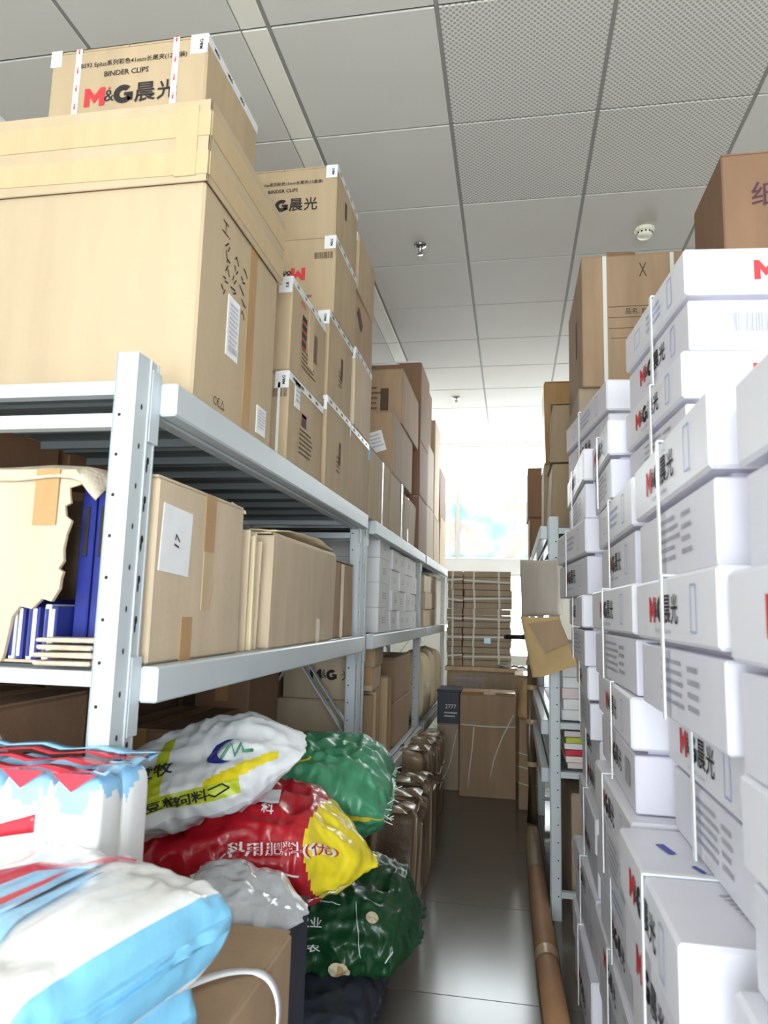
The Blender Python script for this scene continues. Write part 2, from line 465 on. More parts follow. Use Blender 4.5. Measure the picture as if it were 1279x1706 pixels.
tag(MB().box(ROOM_X1, ROOM_X1+.15, ROOM_Y0, ROOM_Y1, 0, CEIL+.05).build('wall_right', wall_paint), kind='structure')
tag(MB().box(-1.25, .45, ROOM_Y1+.050, ROOM_Y1+.054, 1.99, 2.66).build('window_film', film_art()),
    'pastel patterned film in turquoise and coral on the lower window glass', 'window film')

# ceiling fittings
def sprinkler(x, y, label):
    t = thing('sprinkler_head', label, 'sprinkler', (x, y, CEIL), 0, 'ceiling sprinklers')
    MB().lathe([(0, -.001), (.036, -.001), (.034, -.010), (.016, -.014), (.012, -.014)], 18).build('escutcheon', chrome, t)
    MB().lathe([(.010, -.010), (.010, -.03), (.006, -.034), (.006, -.05), (0, -.05)], 10).build('nozzle', chrome, t)
    f = MB(); f.bar((-.012, 0, -.026), (-.004, 0, -.056), .003, .004); f.bar((.012, 0, -.026), (.004, 0, -.056), .003, .004); f.build('yoke_arm', chrome, t)
    MB().lathe([(0, -.054), (.016, -.056), (.016, -.058), (0, -.058)], 14).build('deflector', chrome, t)
sprinkler(-.512, 3.708, 'chrome pendant sprinkler above the aisle, nearer of the two')
sprinkler(-.53, 6.58, 'small chrome pendant sprinkler close to the far window')
t = thing('smoke_detector', 'round ivory smoke detector on a plain ceiling tile', 'smoke detector', (.69, 3.70, CEIL))
MB().lathe([(0, 0), (.052, 0), (.052, -.012), (.044, -.020), (.034, -.022)], 24).build('base', plastic_ivory, t)
MB().lathe([(.036, -.018), (.040, -.034), (.034, -.046), (.018, -.050), (0, -.050)], 24).build('sensor_cap', plastic_ivory, t)
v = MB()
for k in range(12):
    a = 2*math.pi*k/12; v.bar((.0405*math.cos(a)*.97, .0405*math.sin(a)*.97, -.024), (.0395*math.cos(a), .0395*math.sin(a), -.032), .008, .004)
tag(v.build('vent_slots', hole_dark, t), kind='stuff')

# ------------------------------------------------------------------ steel shelving
POST_W, POST_D = .044, .080
def post_mesh(h, sgn):
    """upright with a folded edge; sgn = +1: aisle face looks to +x"""
    mb = MB(); s = sgn
    def bx(xa, xb, ya, yb, m=0): mb.box(min(s*xa, s*xb), max(s*xa, s*xb), ya, yb, 0, h, m)
    bx(-POST_W, 0, 0, .004); bx(-.004, 0, .004, .044); bx(-POST_W, -.040, 0, POST_D); bx(-.004, .003, .044, .048)
    bx(-.006, -.002, .048, POST_D); bx(-POST_W, 0, POST_D-.004, POST_D)
    return mb.mesh('post', steel)
def post_holes(h, sgn):
    mb = MB(); z = h-.12
    def disc(c, r, n, ax, ay):
        vs = [Vector(c)+Vector(ax)*r[0]*math.cos(2*math.pi*k/n)+Vector(ay)*r[1]*math.sin(2*math.pi*k/n) for k in range(n)]
        mb.add(vs, [tuple(range(n))])
    while z > .1:
        disc((-sgn*.030, -.0008, z), (.0035, .0035), 8, (1,0,0), (0,0,1))
        disc((sgn*.0008, .022, z+.02), (.003, .006), 8, (0,1,0), (0,0,1))
        disc((-sgn*.0012, .062, z), (.005, .008), 8, (0,1,0), (0,0,1)); disc((-sgn*.0012, .060, z-.014), (.003, .010), 8, (0,1,0), (0,0,1))
        z -= .075
    return mb.mesh('slot_holes', hole_dark)
def deck_plank_mesh(depth, w):
    mb = MB(); g = .0015
    mb.box(-depth/2, depth/2, -w/2+g, w/2-g, -.002, 0)
    mb.box(-depth/2, depth/2, -w/2+g, -w/2+.004, -.022, -.002); mb.box(-depth/2, depth/2, w/2-.004, w/2-g, -.022, -.002)
    mb.box(-depth/2, depth/2, -.012, .012, -.010, -.002)
    return mb.mesh('deck_plank', steel_deck)
def shelf_unit(label, xf, sgn, depth, ys, levels, zt, braces=True, frame_bars=None, group='grey steel shelving racks'):
    """xf: aisle plane, sgn +1 when the aisle lies on +x; ys: y of the frames; levels: heights of the decks"""
    root = thing('steel_shelf', label, 'shelving', (xf, ys[0], 0), 0, group)
    pm, hm = post_mesh(zt, sgn), post_holes(zt, sgn)
    pmb, hmb = post_mesh(zt, -sgn), post_holes(zt, -sgn)
    n = len(ys); y0 = ys[0]
    for k, y in enumerate(ys):
        yy = y-y0 if k == 0 else (y-y0-POST_D if k == n-1 else y-y0-POST_D/2)
        p = link('post', pm, root, (0, yy, 0)); tag(link('slot_holes', hm, p), kind='stuff')
        q = link('post', pmb, root, (-sgn*depth, yy, 0)); tag(link('slot_holes', hmb, q), kind='stuff')
        xa, xb = sorted((-sgn*POST_W, -sgn*(depth-POST_W)))
        for z in (frame_bars or [1.743, 1.681, 1.211, .50, .12]):
            MB().box(xa, xb, yy+.004, yy+.030, z-.026, z).build('frame_bar', steel, root)
        if braces:
            for z0, z1 in ((.78, 1.14), (.14, .46)):
                for e in (0, 1):
                    xo = -sgn*(POST_W if e == 0 else depth-POST_W); xm = -sgn*depth/2
                    MB().bar((xo, yy+.04, z0), (xm, yy+.04, z1), .006, .034, up=(0, 1, 0)).build('brace', steel, root)
    # beams and decks
    for k in range(n-1):
        a = ys[k]-y0 + (POST_D if k == 0 else POST_D/2); b = ys[k+1]-y0 - (POST_D if k == n-2 else POST_D/2)
        for z in (levels[k] if isinstance(levels[0], list) else levels):
            for xx, s in ((0, sgn), (-sgn*depth, -sgn)):
                xa, xb = sorted((-s*.004, -s*.040))
                bm = MB().bev(xa, xb, a, b, z-.066, z, .004).build('beam', steel, root)
                for e, yy in ((0, a), (1, b)):
                    ya, yb = (yy-.030, yy+.006) if e == 0 else (yy-.006, yy+.030)
                    pl = MB().bev(min(s*.0005, s*.004), max(s*.0005, s*.004), ya, yb, z-.125, z+.018, .001)
                    pl.build('beam_connector', steel, bm)
            nn = max(1, round((b-a)/.2)); w = (b-a)/nn
            me = deck_plank_mesh(depth-.085, w)
            for i in range(nn):
                link('deck_plank', me, root, (-sgn*depth/2, a+w*(i+.5), z-.004))
    return root
ZT, Z1, Z2, Z3 = 1.797, 1.762, 1.217, .503
XL, LD = -.684, .60
shelf_unit('light grey steel shelf in the left foreground, big carton on top', XL, 1, LD, [1.16, 3.205], [Z1, Z2, Z3], ZT)
shelf_unit('light grey two-bay steel shelf behind the foreground one on the left', XL, 1, LD, [3.235, 5.34, 7.42], [Z1, Z2, Z3], ZT)
XR, RD = .172, .60
shelf_unit('grey steel shelf on the right behind the white cartons', XR, -1, RD, [3.42, 5.14, 7.10], [Z1, .845, .63], ZT, braces=False, frame_bars=[1.743, .845, .63, .12])

# ------------------------------------------------------------------ cartons
class Print:
    """flat print of one thing, gathered into one mesh"""
    M = [ink_red, ink_black, ink_brown, ink_blue, ink_grey, ink_purple, ink_pen, ink_white]
    RED, BLK, BRN, BLU, GRY, PUR, PEN, WHT = range(8)
    def __init__(s, F): s.F = F; s.mb = MB()
    def logo(s, f, u, v, h, rot=0, cjk=True, red=0, blk=1): put_logo(s.mb, s.F[f], u, v, h, rot, red, blk, cjk); return s
    def text(s, f, u, v, t, h=None, w=None, c=1, rot=0, bold=.0, sx=1.0): put_text(s.mb, s.F[f], u, v, t, h, w, c, rot, bold, sx); return s
    def rect(s, f, u, v, w, h, c=1, rot=0): put_rect(s.mb, s.F[f], u, v, w, h, c, rot); return s
    def lines(s, f, u, v, w, h, n, c=1, rot=0, fill=.45): put_lines(s.mb, s.F[f], u, v, w, h, n, c, rot, fill=fill); return s
    def bars(s, f, u, v, w, h, c=1): put_barcode(s.mb, s.F[f], u, v, w, h, c); return s
    def frame(s, f, u, v, w, h, t, c=1):
        for du, dv, ww, hh in ((0, h/2, w, t), (0, -h/2, w, t), (-w/2, 0, t, h), (w/2, 0, t, h)): s.rect(f, u+du, v+dv, ww, hh, c)
        return s
    def done(s, root, name='print'):
        return tag(s.mb.build(name, s.M, root), kind='stuff')
def sticker(root, F, f, u, v, w, h, m=paper, rot=0, name='sticker', lines=0, bars=False, c=1, text=None):
    mb = MB(); put_rect(mb, F[f], u, v, w, h, 0, rot, off=.0012, th=.0006)
    o = mb.build(name, m, root)
    if lines or bars or text:
        fc = Face(F[f].p(u, v, .0022), F[f].r*math.cos(rot)+F[f].u*math.sin(rot), F[f].u*math.cos(rot)-F[f].r*math.sin(rot))
        p = MB()
        if lines: put_lines(p, fc, 0, h*.05, w*.8, h*.7, lines, 0, fill=.4)
        if bars: put_barcode(p, fc, 0, -h*.36, w*.7, h*.10, 0)
        if text: put_text(p, fc, 0, 0, text[0], h=text[1], rot=text[2] if len(text) > 2 else 0, bold=.01)
        tag(p.build('sticker_print', [Print.M[c]], o), kind='stuff')
    return o
def tape_strip(root, F, f, u, v, w, h, m=tape_tan, rot=0, marks=None, name='tape'):
    return sticker(root, F, f, u, v, w, h, m, rot, name, text=marks)
def carton(label, x0, x1, y0, y1, z0, z1, m=card_tan, rz=0, group=None, jit=.003, seam='y', tape=tape_tan, drop=.09, name='cardboard_box', cat='cardboard box', bevel=.005):
    lx, ly, lz = x1-x0, y1-y0, z1-z0
    root = thing(name, label, cat, ((x0+x1)/2, (y0+y1)/2, z0), R(rz), group)
    rnd = random.Random(int(abs(x0*991+y0*7919+z0*389)*100))
    MB().bev(-lx/2, lx/2, -ly/2, ly/2, 0, lz-.004, bevel, jit=jit, rnd=rnd).build('body', m, root)
    F = faces(lx, ly, lz)
    g = .0015
    for s in (-1, 1):
        f = MB(); t = rnd.uniform(0, .004)
        if seam == 'y':
            a, b = sorted((s*g, s*(lx/2-.002)))
            zz = [(lz-.004, lz) for _ in range(2)]
            f.hexa([(a,-ly/2+.003,lz-.005),(b,-ly/2+.003,lz-.005),(b,ly/2-.003,lz-.005),(a,ly/2-.003,lz-.005),
                    (a,-ly/2+.003,lz+(t if s>0 else 0)*0),(b,-ly/2+.003,lz),(b,ly/2-.003,lz),(a,ly/2-.003,lz)])
        else:
            a, b = sorted((s*g, s*(ly/2-.002)))
            f.box(-lx/2+.003, lx/2-.003, a, b, lz-.005, lz)
        f.build('flap', m, root)
    if tape:
        t = MB(); w = .052
        if seam == 'y':
            put_rect(t, F['T'], 0, 0, w, ly, 0, off=.0008, th=.0003)
            for f in ('F', 'B'): put_rect(t, F[f], 0, lz-drop/2, w, drop, 0, off=.0008, th=.0003)
        else:
            put_rect(t, F['T'], 0, 0, lx, w, 0, off=.0008, th=.0003)
            for f in ('R', 'L'): put_rect(t, F[f], 0, lz-drop/2, w, drop, 0, off=.0008, th=.0003)
        t.build('tape', tape, root)
    return root, F
def edge_tape(root, F, lx, ly, lz, length=None, marks='M&G'):
    """white printed tape folded over the top edge of the aisle side, with a tab round the corner"""
    mb = MB(); L = length or ly
    put_rect(mb, F['R'], -ly/2+L/2, lz-.012, L, .024, 0, off=.0012, th=.0006)
    put_rect(mb, F['T'], lx/2-.014, -ly/2+L/2, .028, L, 0, off=.0012, th=.0006)
    put_rect(mb, F['F'], lx/2-.022, lz-.026, .044, .052, 0, off=.0012, th=.0006)
    o = mb.build('edge_tape', tape_white, root)
    p = MB(); put_text(p, F['F'], lx/2-.016, lz-.028, marks, h=.010, rot=R(90), bold=.03, off=.0026)
    u = -ly/2+.05
    while u < -ly/2+L-.04:
        put_text(p, F['R'], u, lz-.012, marks, h=.011, bold=.03, off=.0026); u += .085
    tag(p.build('tape_print', ink_black, o), kind='stuff')
    return o

# --- big carton in the left foreground, on the top deck
r, F = carton('huge tan cardboard box with tall taped collar on the foreground shelf top', -1.275, -.668, 1.35, 1.845, Z1, 2.27, card_big, jit=0, tape=None, bevel=.006)
lx, ly, lz = .607, .495, 2.27-Z1
c = MB()
zz0, zz1 = lz-.012, lz+.185
for (a, b, cc, d, w) in ((-lx/2-.008, lx/2+.010, -ly/2-.010, -ly/2-.004, 0), (lx/2+.004, lx/2+.010, -ly/2-.010, ly/2+.008, 1), (-lx/2-.010, lx/2+.010, ly/2+.003, ly/2+.009, 0), (-lx/2-.012, -lx/2-.006, -ly/2-.010, ly/2+.008, 1)):
    c.bev(a, b, cc, d, zz0, zz1, .002)
c.build('collar', card_big, r)
MB().bev(-lx/2-.004, lx/2+.006, -ly/2-.004, ly/2+.004, zz1-.012, zz1-.002, .002).build('top_flap', card_big, r)
FC = {k: Face(f.o + f.n*.010, f.r, f.u) for k, f in F.items()}
tp = MB()
put_rect(tp, FC['F'], 0, lz+.125, lx+.018, .06, 0, th=.0005); put_rect(tp, FC['R'], 0, lz+.125, ly+.018, .06, 0, th=.0005)
put_rect(tp, FC['F'], .0, lz+.035, lx+.016, .055, 0, rot=R(-.8), th=.0005); put_rect(tp, FC['R'], 0, lz+.03, ly+.016, .055, 0, th=.0005)
put_rect(tp, FC['F'], lx/2-.045, lz+.085, .05, .17, 0, off=.003, th=.0005)
tp.build('tape', tape_clear, r)
tape_strip(r, F, 'R', .055, lz*.5, .05, lz-.01, tape_tan)
sticker(r, F, 'R', -.055, .235, .072, .150, paper, name='shipping_label', lines=9, bars=True, c=4)
sticker(r, F, 'R', .165, .065, .070, .075, paper, name='barcode_label', lines=6, c=4)
p = Print(F)
rn = random.Random(5)
for i in range(3):
    for k in range(5):
        u, v = -.12+i*.055+rn.uniform(-.01, .01), .42-k*.028-i*.004
        p.rect('R', u, v, rn.uniform(.012, .03), .004, 1, R(rn.uniform(-70, 70))); p.rect('R', u+.012, v-.006, .018, .004, 1, R(rn.uniform(-70, 70)))
p.text('R', -.11, .035, 'C€△', h=.022, c=2).text('R', -.125, .455, '工.', h=.03, c=1)
p.rect('F', -.285, .345, .04, .012, 1).rect('F', -.285, .318, .02, .02, 1).text('F', -.285, .28, '__', h=.004, c=1)
p.done(r)

def binder_box(label, x1, y0, z0, lx=.43, ly=.36, lz=.295, flip=False, logo=True, ln=None, m=card_tan, group='printed binder clip cartons'):
    r, F = carton(label, x1-lx, x1, y0, y0+ly, z0, z0+lz, m, jit=.0012, seam='y', tape=None, group=group)
    p = Print(F)
    rot = math.pi if flip else 0
    s = -1 if flip else 1
    vc = lz/2
    p.logo('F', s*.015, vc-s*.005, .050, rot)
    p.text('F', s*.01, vc+s*.085, 'ABS9%d Eplus系列彩色%dmm长尾夹(12盒装)' % ((1, 15) if ly > .35 else (2, 41)), w=.30, c=1, rot=rot, bold=.01)
    p.text('F', s*.0, vc+s*.056, 'BINDER CLIPS', w=.12, c=1, rot=rot, bold=.012)
    p.bars('F', -s*.13+.05, vc-s*.075, .07, .026, 2)
    p.done(r)
    return r, F
r, F = binder_box('tan binder clip carton perched highest, on the huge collared box', -.735, 1.45, 2.456, lx=.425, ly=.34, lz=.268)
lx, ly, lz = .425, .34, .268
for u in (-.135, .13):
    tape_strip(r, F, 'F', u, lz-.10, .016, .20, tape_white, name='white_tape')
edge_tape(r, F, lx, ly, lz)
tape_strip(r, F, 'F', -lx/2+.014, lz-.02, .03, .045, tape_white, name='white_tape')
pt = Print(F)
for u in (-.135, .13):
    for v in (.06, .11, .16, .215): pt.text('F', u, lz-.19+v-.03, 'M&G', h=.006, c=0, rot=R(90), bold=.02)
pt.mb.v = [tuple(Vector(q)+Vector((0, -.0014, 0))) for q in pt.mb.v]; pt.done(r, 'tape_print')

# --- top deck of the foreground shelf, behind the big box
def stack_side_print(r, F, ly, lz, kind):
    p = Print(F)
    if kind == 0:
        for k in range(4): p.rect('R', -.06, lz*.72-k*.028, .05, .018, 1).rect('R', -.06, lz*.72-k*.028-.013, .05, .006, 0)
        p.text('R', -.08, lz*.86, 'M&G', h=.018, c=0).lines('R', .0, lz*.28, .16, .07, 5, 2).bars('R', .07, lz*.55, .05, .10, 2)
    elif kind == 1:
        p.rect('R', -.03, lz*.60, .05, .04, 5).rect('R', -.03, lz*.66, .05, .012, 0).lines('R', 0, lz*.35, .15, .09, 6, 2)
    else:
        p.rect('R', .02, lz*.55, .03, .09, 2).lines('R', .0, lz*.4, .06, .07, 4, 2)
    p.done(r, 'side_print')
r, F = binder_box('lower tan carton with upside-down red logo beside the huge box', -.668, 1.985, Z1, lx=.44, ly=.395, lz=.285, flip=True); edge_tape(r, F, .44, .395, .285)
sticker(r, F, 'R', -.11, .235, .055, .085, paper, name='paper_label', lines=4, c=4)
stack_side_print(r, F, .395, .285, 1); tape_strip(r, F, 'F', .19, .12, .008, .26, tape_white, name='white_strap')
r, F = carton('tan carton with four-line red and black print and wrinkled tape', -1.1, -.67, 1.985, 2.38, 2.05, 2.352, card_tan, jit=.001, tape=None)
edge_tape(r, F, .43, .395, .302, marks='文具'); stack_side_print(r, F, .395, .302, 0)
tape_strip(r, F, 'R', .02, .18, .06, .20, tape_clear)
r, F = carton('plain tan carton on the deck, second from the foreground along the edge', -1.1, -.66, 2.40, 2.775, Z1, 2.10, card_tan, jit=.0015, tape=None)
edge_tape(r, F, .44, .375, 2.10-Z1); stack_side_print(r, F, .375, .3, 2)
r, F = carton('tan carton with white printed edge tape under the two logo cartons', -1.1, -.663, 2.40, 2.775, 2.10, 2.425, card_tan, jit=.0015, tape=None)
edge_tape(r, F, .437, .375, .325); stack_side_print(r, F, .375, .3, 2)
r, F = binder_box('tan binder clip carton with upside-down red logo high behind the huge box', -.655, 2.42, 2.425, lx=.45, ly=.36, lz=.305, flip=True); edge_tape(r, F, .45, .36, .305)
r, F = binder_box('tan binder clip carton topmost of its column near the ceiling', -.662, 2.43, 2.73, lx=.43, ly=.36, lz=.297); edge_tape(r, F, .43, .36, .297)
p = Print(F).rect('R', -.03, .19, .03, .07, 5); p.done(r, 'side_print')
zs = [Z1, 2.10, 2.44, 2.70, 2.96]
nm = ['bottom tan carton at the far end of the foreground shelf top', 'second tan carton up at the far end of the foreground shelf top',
      'third tan carton up at the far end, dark of an open gap painted on its side', 'top tan carton at the far end of the foreground shelf column']
for i in range(4):
    r, F = carton(nm[i], -1.1, -.662+.006*(i % 2), 2.80, 3.17, zs[i], zs[i+1]-.001, [card_tan, card_pale, card_brown, card_tan][i], jit=.002, tape=None, rz=[0, .6, -.8, .5][i])
    if i in (0, 1): edge_tape(r, F, .438+.006*(i % 2), .37, zs[i+1]-zs[i]-.001)
    if i == 2: Print(F).rect('R', -.08, .16, .10, .05, 5, R(-35)).done(r, 'gap_shade')  # flat dark patch: the shade of an open gap put into colour
    if i == 3: tape_strip(r, F, 'F', .19, .24, .05, .04, tape_white, name='white_tape')

# --- top deck of the two-bay shelf
r, F = carton('tan carton at the near corner of the two-bay shelf top', -1.15, -.665, 3.24, 3.76, Z1, 2.11, card_tan, jit=.003, tape=None)
sticker(r, F, 'F', .215, .31, .05, .06, film_sky, name='blue_label'); tape_strip(r, F, 'R', .06, .17, .03, .33, tape_clear)
r, F = carton('tan carton on the deck with shiny vertical tape, mid two-bay shelf', -1.15, -.66, 3.78, 4.3, Z1, 2.10, card_tan, jit=.004, tape=None, rz=.5)
tape_strip(r, F, 'R', .15, .17, .05, .33, tape_clear)
r, F = carton('slightly crushed tan carton before the tall dark column', -1.15, -.665, 4.32, 4.84, Z1, 2.06, card_tan, jit=.006, tape=None); tape_strip(r, F, 'R', -.1, .15, .06, .29, tape_clear)
r, F = carton('pale carton with dark front and tilted white paper slip', -1.15, -.665, 3.82, 4.62, 2.105, 2.455, card_brown, jit=.002, tape=tape_clear)
sticker(r, F, 'F', .155, .17, .085, .12, paper, rot=R(16), name='paper_slip', lines=4, c=4)
r, F = carton('large carton with printed dark front, over the one with paper slip', -1.12, -.655, 4.10, 4.83, 2.458, 2.80, card_brown, jit=.002, tape=tape_clear)
Print(F).lines('F', .03, .16, .14, .16, 5, 2).rect('F', .12, .15, .05, .14, 2).done(r)
for i, (a, b) in enumerate(((Z1, 2.15), (2.15, 2.55), (2.55, 3.13))):
    r, F = carton(['bottom', 'middle', 'topmost'][i]+' brown carton in the dark column on the two-bay shelf', -1.2, -.648, 4.88, 5.38, a, b-.001, card_dark, jit=.003, tape=tape_clear)
    if i == 2:
        mb = MB(); put_rect(mb, F['F'], 0, .57, .55, .022, 0, th=.0006); mb.build('edge_tape', tape_white, r); Print(F).lines('F', 0, .55, .45, .02, 1, 1).done(r)
    if i == 0: tape_strip(r, F, 'F', .25, .35, .04, .06, tape_white, name='white_tape')
r, F = carton('narrow brown carton with ragged edge high near the window', -1.1, -.70, 5.56, 5.98, 2.72, 3.20, card_dark, jit=.01, tape=None)
for i, (y0, y1, h1, h2) in enumerate(((5.44, 5.98, .42, .93), (6.02, 6.5, .40, 1.25), (6.54, 7.1, .47, .93))):
    carton(['first', 'second', 'third'][i]+' lower carton on the far bay top, near the window', -1.2, -.665, y0, y1, Z1, Z1+h1, card_tan, jit=.004, tape=tape_tan)
    carton(['first', 'second', 'third'][i]+' upper carton on the far bay top, near the window', -1.18, -.67, y0+.02, y1, Z1+h1+.001, Z1+h2, [card_tan, card_pale, card_dark][i], jit=.005, tape=tape_tan)

# --- middle deck of the foreground shelf
def torn_box():
    x0, x1, y0, y1, z0, z1 = -1.26, -.80, 1.215, 1.62, Z2, 1.59
    r = thing('torn_carton', 'ripped cardboard box showing blue folders behind the foreground post', 'cardboard box', ((x0+x1)/2, (y0+y1)/2, z0))
    cx, cy = (x0+x1)/2, (y0+y1)/2
    rn = random.Random(3)
    # front panel with torn right edge and a hole at the bottom
    top = [(x0, z1), (x1-.03, z1-.004), (x1-.005, z1-.03)]
    edge = []
    z = z1-.04
    while z > z0+.125:
        edge.append((x1-.030+rn.uniform(-.012, .007)-.02*((z1-z)/.37), z)); z -= rn.uniform(.005, .022)
    hole = [(x1-.055, z0+.115), (x1-.075, z0+.120), (x1-.095, z0+.100), (x1-.12, z0+.105), (x1-.135, z0+.085), (x1-.14, z0+.05), (x1-.145, z0+.015), (x1-.15, z0)]
    out = top+edge+hole+[(x0, z0)]
    n = len(out)
    fr = [(x-cx, y0-cy-.004*math.sin(6*z), z-z0) for x, z in out]; bk = [(x-cx, y0-cy+.005, z-z0) for x, z in out]
    mb = MB(); mb.add(fr+bk, [tuple(reversed(range(n))), tuple(range(n, 2*n))]+[(i, (i+1) % n, n+(i+1) % n, n+i) for i in range(n)])
    mb.build('front_panel', card_pale, r)
    MB().box(x0-cx, x0-cx+.005, y0-cy+.005, y1-cy, 0, z1-z0).build('side_panel', card_pale, r)
    MB().box(x0-cx, x1-cx, y1-cy-.005, y1-cy, 0, z1-z0).build('back_panel', card_pale, r)
    MB().box(x0-cx, x1-cx, y0-cy+.005, y1-cy-.005, 0, .005).build('bottom_panel', card_pale, r)
    # crumpled top flap bending over the front edge
    def flap(u, v):
        x = x0-cx+(x1-x0+.025)*u; y = y0-cy-.012+(y1-y0)*.9*v
        zz = z1-z0+.006+.014*noise.noise(Vector((x*9, y*9, 1)))+.012*math.sin(v*2.2)-(.03*max(0, .12-v)/.12)-.04*max(0, u-.92)/.08
        return (x, y, zz)
    g = MB().grid(flap, 28, 16); o = g.build('top_flap', card_torn, r)
    md = o.modifiers.new('thickness', 'SOLIDIFY'); md.thickness = .004
    F = {'F': Face((0, y0-cy-.004, 0), (1,0,0), (0,0,1))}
    tape_strip(r, F, 'F', .145, .315, .05, .11, tape_tan)
    # flap of the torn side, hanging open
    mb = MB(); pts = [(.245, .0), (.295, .0), (.300, .30), (.270, .27), (.258, .20), (.262, .12), (.25, .06)]
    f1 = [(a, y0-cy+.03+.05*b, b) for a, b in pts]; f2 = [(a+.003, y0-cy+.036+.05*b, b) for a, b in pts]; n = len(pts)
    mb.add(f1+f2, [tuple(range(n)), tuple(reversed(range(n, 2*n)))]+[(i, (i+1) % n, n+(i+1) % n, n+i) for i in range(n)])
    mb.build('torn_flap', card_pale, r)
    for i in range(6):
        x = x1-.14+i*.0165
        b = thing('folder', 'small blue and white folder low in the torn box, %s from its left' % ['first', 'second', 'third', 'fourth', 'fifth', 'sixth'][i], 'folder', (x, y0+.06, z0+.005), R(rn.uniform(-5, 5)), 'folders in the torn box')
        MB().bev(-.0062, .0062, -.05, .12, 0, .105+rn.uniform(-.01, .012), .002).build('cover', navy if i % 2 else film_white, b)
        MB().bev(-.0030, .0030, -.0535, -.050, .006, .096, .001).build('spine_stripe', film_white if i % 2 else navy, b)
    for i in range(2):
        b = thing('folder', 'tall dark blue folder in the torn box, %s the post' % ['farther from', 'closer to'][i], 'folder', (x1-.035+.034*i, y0+.16, z0+.005), 0, 'folders in the torn box')
        MB().bev(-.015, .015, -.1, .14, 0, .345-.01*i, .003).build('cover', navy, b)
        MB().bev(-.005, .005, -.104, -.1, .2, .3, .001).build('spine_label', ink_black, b)
torn_box()
b = thing('folded_cardboard', 'folded corrugated cardboard scrap under the torn box edge', 'cardboard', (-.80, 1.19, Z2), R(8))
for i in range(4): MB().bev(-.055, .055, -.02+.004*i, .05, .0135*i+.001, .0135*i+.011, .003, jit=.003, rnd=random.Random(i)).build('layer', card_torn, b)

r, F = carton('flat tan carton with white note right behind the foreground post', -.755, -.680, 1.262, 1.715, Z2, 1.585, card_pale, jit=.002, seam='x', tape=None)
tape_strip(r, F, 'R', .02, .30, .055, .13, tape_tan); tape_strip(r, F, 'R', .02, .17, .05, .13, tape_clear); tape_strip(r, F, 'R', -.07, .045, .05, .09, tape_tan)
sticker(r, F, 'R', -.14, .245, .13, .135, paper, rot=R(-3), name='paper_note', text=('17', .022, R(80)))
MB().add([(.01, .22, .36), (.039, .232, .352), (.039, .232, .36), (.0, .225, .385)], [(0,1,2,3), (3,2,1,0)]).build('torn_corner', card_torn, r)
b = thing('flattened_boxes', 'bundle of flattened cartons standing on edge in the foreground shelf', 'cardboard', (-.93, 1.76, Z2))
for i in range(7):
    y = i*.015; MB().bev(-.24, .248-.004*(i % 3), y, y+.011, 0, .318-.010*((i*3) % 4), .003, jit=.003, rnd=random.Random(20+i)).build('sheet', card_cream if i % 2 else card_pale, b)
r, F = carton('wide tan carton with loose upper flaps mid foreground shelf', -1.2, -.672, 1.90, 2.66, Z2, 1.545, card_pale, jit=.006, seam='x', tape=None, rz=.5)
tape_strip(r, F, 'R', .17, .24, .055, .17, tape_tan); tape_strip(r, F, 'R', .15, .04, .05, .08, tape_tan); Print(F).lines('R', .28, .2, .09, .07, 3, 2, R(6)).done(r, 'handwriting')
tape_strip(r, F, 'R', 0, .31, .74, .035, tape_clear)
def fl(u, v): return (.265-.12*(1-v)+.004*math.sin(9*u), -.36+.70*u, .332+.022*v*math.sin(3*u)+.010*noise.noise(Vector((u*5, v*3, 2))))
o = MB().grid(fl, 24, 6).build('loose_flap', card_cream, r); o.modifiers.new('thickness', 'SOLIDIFY').thickness = .004
r, F = carton('small tan carton at the far end of the foreground middle shelf', -1.15, -.69, 2.70, 3.06, Z2, 1.53, card_brown, jit=.004, tape=tape_clear)
tape_strip(r, F, 'R', -.03, .15, .05, .30, tape_clear)

# --- middle deck of the two-bay shelf: white file boxes
def file_box(label, x1, y0, z0, lx, ly, lz):
    r = thing('file_box', label, 'file box', (x1-lx/2, y0+ly/2, z0), 0, 'white file boxes on the middle shelf')
    MB().bev(-lx/2, lx/2, -ly/2, ly/2, 0, lz-.001, .003).build('body', paper, r)
    F = faces(lx, ly, lz)
    mb = MB(); fc = F['F']; cu = lx/2-.10
    ring = lambda rr, off: [fc.p(cu+rr*math.cos(a*math.pi/8), lz/2+rr*math.sin(a*math.pi/8), off) for a in range(16)]
    o, i_ = ring(.012, .003), ring(.008, .003)
    mb.add(o+i_, [(k, (k+1) % 16, 16+(k+1) % 16, 16+k) for k in range(16)])
    mb.build('finger_ring', ink_grey, r)
    Print(F).lines('R', 0, lz*.5, ly*.4, lz*.3, 3, 4).done(r)
ordn = ['bottom', 'second', 'third', 'top', 'fifth']
for k in range(4): file_box('white file box with ring, %s of the stack nearest the post' % ordn[k], -.68, 3.62, Z2+.001+k*.13, .36, .30, .13)
cols = [(4.02, 4), (4.30, 4), (4.56, 4), (4.82, 4)]
for ci, (y, nbx) in enumerate(cols):
    for k in range(nbx):
        file_box('white file box, %s of the %s stack behind the nearest one' % (ordn[k], ['first', 'second', 'third', 'fourth'][ci]), -.685+.008*((k+ci) % 2), y, Z2+.001+k*.117, .36, .24, .117)
for k in range(3):
    carton('small tan box, %s of three on the far middle shelf' % ['bottom', 'middle', 'top'][k], -1.0, -.675+.01*(k % 2), 5.50, 5.95, Z2+k*.135, Z2+(k+1)*.135-.001, card_pale, jit=.002, tape=None)
